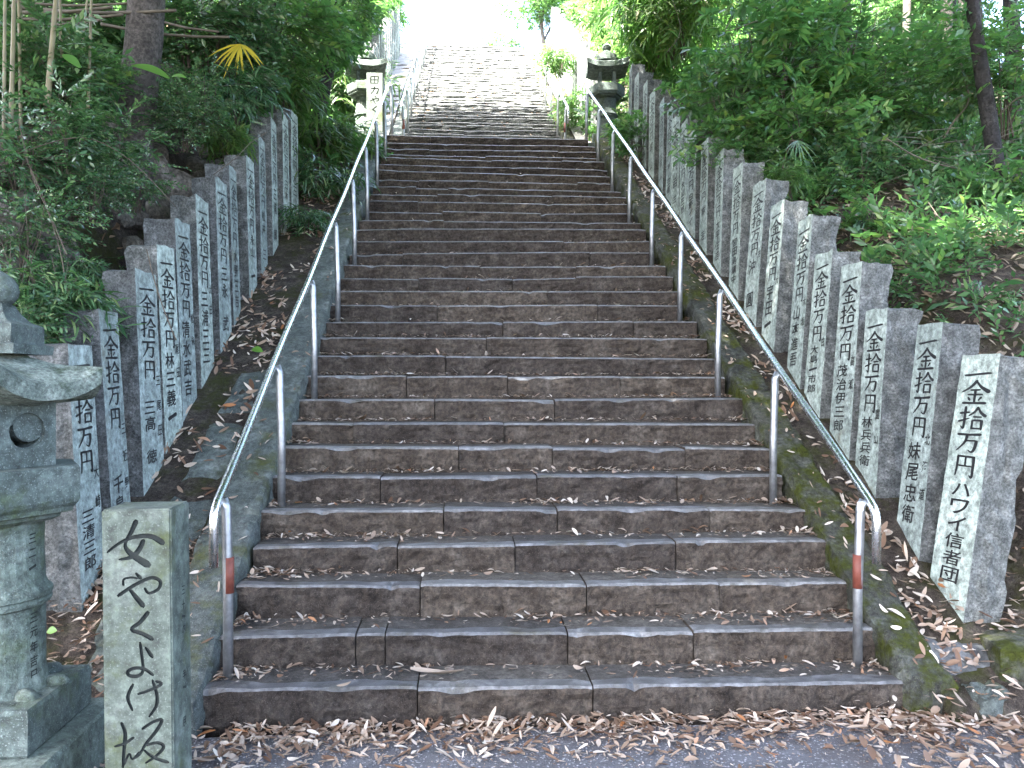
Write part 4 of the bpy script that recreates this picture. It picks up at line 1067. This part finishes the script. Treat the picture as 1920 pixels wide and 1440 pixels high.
# trees whose crowns close over the lower flight (they shade it)
k = 0
for x, y, H, offs in [(-4.4, 1.6, 8.5, [(2.0,0,8.0),(4.2,1.0,8.8),(-.5,-.5,8.6)]), (4.6, 1.0, 8.5, [(-2.0,.5,8.2),(-.2,1.5,8.6),(-4.2,-1,8.8)]), (-4.6, 5.0, 8.5, [(1.8,0,8.2),(3.8,.6,9.0),(-.6,.3,8.8)]), (4.8, 5.0, 8.5, [(-2.0,0,8.2),(-4.3,.5,9.0)]),
                      (-6.6, 8.4, 7.5, [(3.5,0,7.0),(5.7,.2,7.9)]), (7.2, 8.2, 8.0, [(-4.2,.2,7.2),(-6.4,.2,8.2),(-2.4,.0,7.0)]), (-7.4, 3.4, 9, [(0,0,9),(1.0,2.2,9.2),(-.2,-2.6,9.0),(2.6,-1.8,10)]), (-7.6, 12.4, 9.0, [(4.7,.2,6.7)]), (-3.6,-6.5,10,[(0,0,10),(2.6,1.6,10.6),(-2.6,2.2,10)]), (-8,-1.5,10,[(0,0,10),(2.8,.5,10.6),(-1,3,10)]), (-7.6, 5.4, 8, [(0,-.2,8),(.8,-2.0,8.4)]),
                      (-5, -2.6, 8.5, [(1.0,0,8.0),(3.6,.5,9.0)]), (5, -3.6, 8.5, [(-1.0,0,8.2),(-4.4,.5,9.0)])]:
    z = float(ground(x, y))
    tree((x, y, z), ((.8 if x < 0 else -.8), .3, 0), H, .17, [(o_, 2.45, ['TC', 'TD'][(k+i) % 2]) for i, o_ in enumerate(offs)], 'tall tree whose crown closes over the lower flight', 'tall trees arching over the lower flight', 'bark_dark', 300+k); k += 1

# ------------------------------------------------------------------ bamboo, palm frond, twigs
def culm(p0, p1, rad, label, group, mat='culm', cat_='bamboo', name='bamboo_culm', nodes=True):
    p0, p1 = Vector(p0), Vector(p1); L = (p1-p0).length; nn = max(2, int(L/.28)); P, Rr = [], []
    for i in range(nn):
        for t, k in ((0, 1.22), (.06, 1.0), (.94, 1.0)):
            P.append(p0.lerp(p1, (i+t)/nn)+Vector((0, 0, -.03*L*math.sin(math.pi*(i+t)/nn)*(abs(p1.x-p0.x)/L)))); Rr.append(rad*(k if nodes else 1)*(1-.3*(i/nn)))
    P.append(p1); Rr.append(rad*.7)
    q = [p-p0 for p in P]
    o = link(name, tube_mesh(name, q, Rr, 8), M[mat]); o.location = p0
    return tag(o, label, cat_, group)
CULM_LAB = ['stout tan bamboo culm near the left picture edge', 'thin bamboo culm just right of the stout one at the left edge', 'thickest pale bamboo culm left of the big trunk', 'thin bamboo culm close right of the thickest pale one', 'bamboo culm leaning across the others at the upper left', 'thin short culm between the bamboo clump and the big trunk', 'bamboo culm cut by the left picture edge', 'pale culm behind the yellow palm frond', 'thinner pale culm right of the one behind the palm frond', 'very thin culm leaning towards the big trunk']
for i, (px, dx, py0, py1, Y, r0) in enumerate([(18, 10, -60, 330, 5.9, .018), (40, -6, -60, 300, 6.1, .013), (88, 22, -60, 200, 6.0, .021), (118, -8, -60, 160, 6.3, .012), (60, -30, -60, 260, 6.4, .016), (165, 8, -60, 205, 6.3, .012), (6, 4, -60, 340, 5.6, .013), (455, -20, -60, 80, 9.2, .02), (480, 14, -60, 120, 9.3, .016), (140, 30, -60, 220, 6.6, .010)]):
    a, b_ = W(px, py1, Y), W(px+dx, py0, Y)
    culm(a, b_, r0, CULM_LAB[i], 'bamboo culms standing on the left bank')
POLE_LAB = ['longest dead bamboo pole crossing the big trunk', 'dead bamboo pole second from the top of the left stack', 'dead bamboo pole third from the top of the left stack', 'lowest dead bamboo pole of the left stack', 'dead bamboo pole sloping down to the right of the big trunk', 'topmost thin dead bamboo pole at the upper left', 'short thin dead pole just right of the big trunk']
for i, (x0, y0, x1, y1, Y, r0) in enumerate([(-30, 8, 330, 22, 7.0, .018), (-30, 22, 210, 16, 6.9, .016), (-20, 34, 230, 30, 6.95, .015), (-30, 48, 190, 40, 6.8, .014), (190, 48, 430, 72, 7.4, .015), (-10, 2, 250, 8, 7.1, .013), (290, 40, 410, 62, 7.5, .012)]):
    culm(W(x0, y0, Y), W(x1, y1, Y-.1), r0, POLE_LAB[i], 'dead bamboo poles lying on the left bank', 'deadculm')
# vines and bare twigs
tw = random.Random(8)
def vine(pts, rad, label, group, mat='twig', cat_='vine', name='vine'):
    P = [W(*p) for p in pts]; o0 = P[0]
    Q = []
    for i in range(len(P)-1):
        a, b_, c, d = P[max(i-1, 0)], P[i], P[i+1], P[min(i+2, len(P)-1)]
        for s in range(4):
            t = s/4; Q.append(.5*((2*b_)+(c-a)*t+(2*a-5*b_+4*c-d)*t*t+(3*b_-a-3*c+d)*t**3)-o0)
    Q.append(P[-1]-o0)
    o = link(name, tube_mesh(name, Q, rad, 6), M[mat]); o.location = o0; return tag(o, label, cat_, group)
for pts, r_, lab in [([(45,290,5.2),(80,370,5.0),(100,420,4.9),(125,480,4.7)], .004, 'long pale vine hanging over the left rocks'),
    ([(30,210,5.4),(60,330,5.1),(90,400,4.9),(112,470,4.8),(128,560,4.6)], .003, 'thin vine hanging to the lantern finial'),
    ([(35,290,5.3),(150,260,5.4),(240,300,5.5),(330,390,5.6)], .003, 'thin arching twig across the rock face'),
    ([(275,470,5.2),(290,530,5.1),(310,590,5.0),(330,640,4.9)], .004, 'dark bare twig lying across the fourth left pillar'),
    ([(1750,400,6.4),(1790,440,6.3),(1830,530,6.1),(1858,640,5.9)], .006, 'dry pale cane over the dark hollow on the right'),
    ([(1740,380,6.6),(1800,470,6.4),(1840,560,6.2)], .004, 'second dry cane over the hollow, nearer the pillars'),
    ([(1660,260,7.6),(1730,300,7.6),(1850,330,7.5)], .007, 'dead branch resting on the slope under the trunk'),
    ([(1800,120,8.0),(1815,190,8.1),(1780,240,8.2),(1735,330,8.2)], .010, 'thin crooked sapling left of the slanting trunk'),
    ([(1870,220,7.8),(1900,190,7.7),(1935,175,7.6)], .008, 'bare branch joining the slanting trunk from the right edge'),
    ([(1260,0,12.0),(1275,60,12.0),(1250,100,12.1)], .006, 'arching bare stem above the far right pillars'),
    ([(1385,20,9.2),(1360,60,9.1),(1420,40,9.0)], .006, 'pale bent twig in the bamboo grass'),
    ([(400,330,6.6),(440,300,6.7),(470,270,6.9),(500,250,7.0)], .003, 'thin stem leaning over the middle left pillars')]:
    vine(pts, r_, lab, None, 'twig' if r_ < .0045 else 'deadculm')
for i in range(26):
    px = tw.uniform(1640, 1880); py = tw.uniform(250, 350); Y = 7.6+tw.uniform(-.3, .5); a = tw.uniform(-.6, .6); L = tw.uniform(40, 110)
    vine([(px, py, Y), (px+L*.5, py+L*.5*a-1, Y), (px+L, py+L*a, Y+.1)], .0028, 'dead twig in the heap under the right trees', 'dead twigs heaped on the right bank', 'deadculm', 'twig', 'dead_twig')
def frond(px, py, Y, size, label, mat, n=15, wf=.075, a0=-2.9, a1=-.3, name='palm_frond', droop=.35, toward=(-.2, -.9)):
    c = W(px, py, Y)
    ang = np.linspace(a0, a1, n)+rng.normal(0, .09, n)
    D = np.stack([np.cos(ang), np.full(n, -.35), np.sin(ang)], 1); L = size*rng.uniform(.6, 1.1, n)
    V, F = blade_batch(np.zeros((n, 3)), D, np.tile([0, -1., .25], (n, 1)), L, L*wf, droop)
    root = empty(name, c); tag(root, label, 'palm frond' if 'palm' in name else 'plant')
    for k in range(n):
        link('leaflet', npmesh('leaflet', V[k*7:k*7+7], np.array([[0,1,3],[0,3,2],[2,3,5],[2,5,4],[4,5,6]])), M[mat], root)
    link('stalk', tube_mesh('stalk', [(0, .02, 0), (.0, .15, .05), (.02, .4, -.1), (.03, .55, -.45)], .008, 6), M['twig'], root)
frond(450, 85, 7.9, .30, 'yellow withered fan palm frond hanging in the upper left foliage', 'yellow', 15, .075)
frond(1495, 265, 7.6, .27, 'drooping narrow blades hanging above the seventh right pillar', 'leafC', 9, .045, -2.9, -.25, 'blade_tuft', .45)
def bigleaf(px, py, Y, dx, dz, L, wd, label, mat='bigleaf', name='leaf'):
    c = W(px, py, Y); d = Vector((dx, -.25, dz)).normalized(); s = Vector((0, -.6, 0)).cross(d).normalized() if abs(d.z) < .9 else Vector((1, 0, 0))
    u = Vector((0, -.75, .66)); s = d.cross(u).normalized(); V, F = [], []; n = 8
    for i in range(n+1):
        t = i/n; w_ = wd*math.sin(math.pi*min(1, t*.93+.04))**.8*.5; p = d*L*t+Vector((0, 0, -.25*L*t*t))
        V += [p+s*w_+u*w_*.3, p, p-s*w_+u*w_*.3]
    for i in range(n):
        for j in (0, 1): a = i*3+j; F.append((a, a+1, a+4, a+3))
    o = link(name, pymesh(name, V, F, smooth=True), M[mat]); o.location = c
    return tag(o, label, 'leaf')
bigleaf(318, 150, 6.2, -1, .55, .30, .085, 'long bright green leaf in front of the shade right of the big trunk')
bigleaf(322, 146, 6.2, 1, .1, .12, .05, 'short round green leaf beside the long bright one')
bigleaf(150, 130, 5.8, -.8, .9, .16, .07, 'broad blue-green leaf left of the big trunk')

# ------------------------------------------------------------------ ground cover
def cover(name, label, kind, mat, n, xr, yr, size, seed, keep=None, lift=.05):
    r = np.random.default_rng(seed); x = r.uniform(*xr, n*3); y = r.uniform(*yr, n*3)
    ok = np.ones(len(x), bool) if keep is None else keep(x, y, r)
    x, y = x[ok][:n], y[ok][:n]; z = ground(x, y)+lift
    P = np.stack([x, y, z], 1); D = unit(r.normal(0, 1, (len(x), 3))); D[:, 2] = np.abs(D[:, 2])*.9+.15; D[:, 0] += -np.sign(x)*.5; D[:, 1] -= .3
    V, F, m = scatter_sprigs(kind, P, D, r.uniform(.6, 1.3, len(x))*size, r)
    me = npmesh(name, V, F, m); o = link(name, me, [M[mat], M['twig']]); return tag(o, label, 'ground cover', kind='stuff')
patch = lambda th, s=1.3: (lambda x, y, r: fbm(x+3, y, s)+r.normal(0, .12, len(x)) > th)
cover('undergrowth', 'low leafy undergrowth covering the right bank behind the pillars', 'dark', 'leafC', 2600, (2.75, 8.5), (4.8, 16), .36, 1, patch(-.12))
cover('undergrowth', 'light green undergrowth among the shrubs of the right bank', 'broad', 'leafA', 1500, (2.9, 8), (6, 20), .40, 2, patch(0, 1.9))
cover('undergrowth', 'dark leafy undergrowth covering the left bank above the rocks', 'dark', 'leafC', 1500, (-8, -3.55), (4.3, 15), .34, 3, patch(-.25))
cover('undergrowth', 'sparse leafy sprigs clinging to the left rock face', 'fine', 'leafC', 150, (-3.6, -2.8), (4.3, 10), .24, 33)
cover('undergrowth', 'bamboo grass growing thickly behind the left pillars', 'blade', 'leafC', 420, (-5.5, -3.3), (4.0, 12), .36, 4, patch(-.1, 2.3))
cover('undergrowth', 'bright bamboo grass along the right side of the landing', 'blade', 'leafB', 420, (1.9, 4.5), (13.2, 24), .32, 5, lambda x, y, r: np.abs(x-2.0) > .25)
cover('undergrowth', 'bright bamboo grass left of the landing', 'blade', 'leafB', 480, (-4.6, -1.95), (10.4, 24), .32, 6, lambda x, y, r: (np.abs(x+2.1) > .25) & ((x < -2.3) | (y > 11.6)))
cover('undergrowth', 'bamboo grass along the far right pillars', 'blade', 'leafB', 420, (2.55, 5), (9.0, 14.5), .36, 7)
cover('undergrowth', 'leafy cover on the far slopes beside the upper flight', 'broad', 'leafA', 1600, (-14, 14), (15, 34), .55, 8, lambda x, y, r: np.abs(x) > 3.0)
# small weeds
for px, py, Y, s, lab in [(470, 655, 6.9, .05, 'tiny green seedling leaf on the left dirt strip'), (1165, 555, 7.55, .06, 'small weed in a step joint near the right'), (1395, 860, 5.1, .06, 'green sprig on the right curb')]:
    pass
bigleaf(472, 658, 6.05, 1, .1, .09, .06, 'fresh green fallen leaf among dry ones on the left strip', 'fresh')
bigleaf(88, 1188, 3.6, 1, .5, .055, .035, 'fresh green leaf on the litter beside the lantern', 'fresh')

# ------------------------------------------------------------------ fallen leaves
def dry_templates(k, r, n=4):
    T = []
    for _ in range(k):
        m = r.uniform(.2, .42); c1 = r.uniform(-1.2, 2.0); c2 = r.uniform(-1.6, 2.4); tw_ = r.uniform(-.8, .8); V = []
        for i in range(n+1):
            t = i/n; wv = math.sin(math.pi*min(1, .06+.9*t))**.75*m*.5
            cx = t-.5; cz = .10*c2*(t-.5)**2*2
            for j in (-1, 0, 1):
                yy = j*wv; zz = cz+abs(j)*wv*.45*c1+j*wv*tw_*(t-.5)
                V.append((cx, yy, zz))
        F = []
        for i in range(n):
            for j in (0, 1):
                a = i*3+j; F += [(a, a+1, a+4), (a, a+4, a+3)]
        V = np.array(V); V[:, 2] -= V[:, 2].min(); T.append((V, np.array(F)))
    return T
def litter(name, label, X, Y, Z, L, seed, mat='dry', tilt=.24, slope=None):
    r = np.random.default_rng(seed); T = dry_templates(12, r); n = len(X)
    rz = r.uniform(0, 6.28, n); tx = r.normal(0, tilt, n); ty = r.normal(0, tilt, n); wh = r.integers(0, 12, n)
    if slope is not None: nrm_y = slope
    Vs, Fs, o = [], [], 0
    for k in range(12):
        i = np.where(wh == k)[0]
        if not len(i): continue
        V, F = T[k]; c, s = np.cos(rz[i]), np.sin(rz[i]); x = V[None, :, 0]*L[i][:, None]; y = V[None, :, 1]*L[i][:, None]; z = V[None, :, 2]*L[i][:, None]
        z = z + x*tx[i][:, None]+y*ty[i][:, None]; z = z-z.min(1, keepdims=True)
        gx = x*c[:, None]-y*s[:, None]; gy = x*s[:, None]+y*c[:, None]
        if slope is not None: z = z+gy*slope[i][:, None]
        P = np.stack([gx+X[i][:, None], gy+Y[i][:, None], z+Z[i][:, None]], -1)
        Vs.append(P.reshape(-1, 3)); Fs.append((F[None]+(np.arange(len(i))*len(V))[:, None, None]).reshape(-1, 3)+o); o += len(i)*len(V)
    o_ = link(name, npmesh(name, np.concatenate(Vs), np.concatenate(Fs)), M[mat]); return tag(o_, label, 'fallen leaves', kind='stuff')
r = np.random.default_rng(77)
# on the path: a thick drift against the first step, thinning towards the camera
def onpath(n, yr, f, xr=(-1.5, 2.6)):
    X = r.uniform(*xr, n*4); Y = r.uniform(*yr, n*4)
    ok = r.uniform(0, 1, len(X)) < f(X, Y); return X[ok][:n], Y[ok][:n]
X, Y = onpath(2600, (3.30, 3.72), lambda x, y: np.clip((y-3.28)/.34, 0, 1)**1.6*(.55+.45*np.sin(x*5)**2))
litter('fallen_leaves', 'thick drift of curled dry leaves along the foot of the first step', X, Y, .008+r.uniform(0, .03, len(X))*np.clip((Y-3.4)/.3, 0, 1), r.uniform(.018, .075, len(X)), 1)
X, Y = onpath(260, (2.5, 3.4), lambda x, y: np.clip((y-2.3)/1.2, 0, 1))
litter('fallen_leaves', 'scattered pale dry leaves on the asphalt', X, Y, .010+0*X, r.uniform(.012, .065, len(X)), 2)
X, Y = onpath(3200, (2.4, 3.7), lambda x, y: .3+.7*np.clip((y-3)/.6, 0, 1))
litter('leaf_crumbs', 'tiny pale leaf crumbs scattered over the asphalt and at the step foot', X, Y, .009+0*X, r.uniform(.004, .018, len(X)), 3)
X, Y = onpath(2600, (2.2, 4.3), lambda x, y: np.clip((x-1.15-.35*np.maximum(0, 3.3-y))/.35, 0, 1)*np.where((x > 1.64) | (y < 3.66), 1, 0), (1.0, 4.5))
litter('fallen_leaves', 'deep leaf litter at the lower right corner beside the stone block', X, Y, np.maximum(ground(X, Y), 0)+.02+r.uniform(0, .03, len(X)), r.uniform(.03, .09, len(X)), 4)
X, Y = onpath(2600, (2.6, 4.7), lambda x, y: .9+0*x, (-3.6, -1.75))
litter('fallen_leaves', 'leaf litter on the ground between the lantern, the signpost and the left pillars', X, Y, np.maximum(ground(X, Y), 0)+.015+r.uniform(0, .03, len(X)), r.uniform(.03, .08, len(X)), 5)
X, Y = onpath(130, (3.0, 3.7), lambda x, y: .5+0*x, (-1.75, -1.1))
litter('fallen_leaves', 'dry leaves gathered at the foot of the carved signpost', X, Y, .01+r.uniform(0, .02, len(X)), r.uniform(.04, .09, len(X)), 15)
# on the treads
XX, YY, ZZ, LL = [], [], [], []
for n in range(1, 34):
    zl, zr, xl, xr = STEP[n]; y = Y1+(n-1)*TD
    m = int(480 if n < 7 else (330 if n < 13 else (120 if n < 20 else 34)))
    q = r.uniform(0, 1, m); ends = r.uniform(0, 1, m)
    x = np.where(ends < .28, xl+(xr-xl)*q**2.6*.35, np.where(ends < .62, xr-(xr-xl)*q**2.4*.40, xl+(xr-xl)*q))
    clus = r.uniform(xl, xr, 3); cc = r.uniform(0, 1, m) < .22; x = np.where(cc, clus[r.integers(0, 3, m)]+r.normal(0, .12, m), x); x = np.clip(x, xl+.02, xr-.02)
    yy = y+.03+(TD-.05)*r.uniform(0, 1, m)**.55; u = (x-xl)/(xr-xl)
    XX.append(x); YY.append(yy); ZZ.append(zl+(zr-zl)*u+.011+r.uniform(0, .014, m)); LL.append(r.uniform(.018, .068, m)*np.where(r.uniform(0, 1, m) < .5, .45, 1))
XX, YY, ZZ, LL = map(np.concatenate, (XX, YY, ZZ, LL))
litter('fallen_leaves', 'dry leaves lying on the treads of the lower flight, thickest at the ends', XX, YY, ZZ, LL, 6)
XX, YY, ZZ = [], [], []
for n in range(1, N2+1):
    m = 26; x = r.uniform(XC2-HW2+.05, XC2+HW2-.05, m); XX.append(x); YY.append(Y2+(n-1)*TD+r.uniform(.03, .25, m)); ZZ.append(ZT+n*RH+.014+0*x)
XX, YY, ZZ = map(np.concatenate, (XX, YY, ZZ)); litter('fallen_leaves', 'dry leaves on the sunlit treads of the upper flight', XX, YY, ZZ, r.uniform(.03, .09, len(XX)), 7)
def strip_litter(label, xr, yr, n, seed, mat='dry', Lr=(.03, .09), fn=None):
    X = r.uniform(*xr, n*3); Y = r.uniform(*yr, n*3); ok = fbm(X*1.0, Y, 2.6)+r.normal(0, .35, n*3) > .1 if fn is None else fn(X, Y)
    X, Y = X[ok][:n], Y[ok][:n]; e = .02
    sl = (ground(X, Y+e)-ground(X, Y-e))/(2*e)
    litter('fallen_leaves', label, X, Y, ground(X, Y)+.012+r.uniform(0, .02, len(X)), r.uniform(*Lr, len(X)), seed, mat, slope=np.clip(sl, -1.5, 1.5))
strip_litter('dry leaves on the dirt strip between the left curb and the pillars', (-2.42, -1.98), (4.1, 12.5), 900, 8)
strip_litter('dry leaves on the dirt strip between the right curb and the pillars', (1.90, 2.12), (3.8, 12.5), 620, 9)
strip_litter('brown leaf litter on the slope behind the right pillars', (2.35, 5.2), (4.3, 11), 4200, 10, 'drydark', (.04, .10), lambda x, y: r.uniform(0, 1, len(x)) < np.clip(1.2-(x-2.3)*.3, .1, 1))
strip_litter('brown leaf litter on the left bank behind the pillars', (-4.5, -2.65), (4.0, 12), 1500, 11, 'drydark', (.04, .10), lambda x, y: r.uniform(0, 1, len(x)) < .8)
# fallen leaves on the curbs
for s, x0, x1, nn, sd_ in ((-1, -1.93, -1.67, 110, 12), (1, 1.68, 1.88, 160, 13)):
    X = r.uniform(x0, x1, nn); Y = r.uniform(3.75, 12.4, nn)
    litter('fallen_leaves', 'dry leaves on the %s curb of the lower flight' % ('left' if s < 0 else 'right'), X, Y, (Y-3.66)*SL+.155+.012, r.uniform(.02, .06, nn), sd_, slope=np.full(nn, SL))
# notable single leaves and sticks
def single(px, py, Y, L, wd, rz, label, mat='dry', z=None, cat_='fallen leaf'):
    c = W(px, py, Y); rr = np.random.default_rng(int(px)); V, F = dry_templates(1, rr, 6)[0]; V = V*[L, wd/.38, L*.8]
    o = link('fallen_leaf', npmesh('fallen_leaf', V, F), M[mat]); o.location = (c.x, c.y, c.z if z is None else z); o.rotation_euler = (0, 0, rz); return tag(o, label, cat_)
single(820, 1255, 3.86, .26, .035, -.12, 'long pale dry sheath leaf on the first tread left of centre', z=STEP[1][0]+.006)
single(645, 1285, 3.75, .075, .035, .7, 'single white dry leaf at the edge of the first tread', z=STEP[1][0]+.006)
single(1395, 822, 5.60, .18, .02, .12, 'long straw-like leaf on the seventh tread near the right curb', z=STEP[7][1]+.01)
for x0, y0, x1, y1, Y, lab in [(1110, 1415, 1155, 1432, 3.2, 'dark short stick on the asphalt near the bottom centre'), (1190, 1330, 1175, 1390, 3.3, 'curved dark twig among the leaves below the first step')]:
    a, b_ = W(x0, y0, Y), W(x1, y1, Y); a.z = .014; b_.z = .014; m_ = (a+b_)/2+Vector((.01, .01, .006))
    V, F = tube([Vector((0,0,0)), m_-a, b_-a], .004, 6); o = link('stick', pymesh('stick', V, F, smooth=True), M['twig']); o.location = a; tag(o, lab, 'stick')
for x0, y0, x1, y1, Y, lab in [(463, 540, 490, 625, 6.2, 'thin pale cane lying on the left strip by the curb'), (1570, 1100, 1568, 1300, 3.72, 'thin grass stem leaning on the right end of the first step')]:
    pass
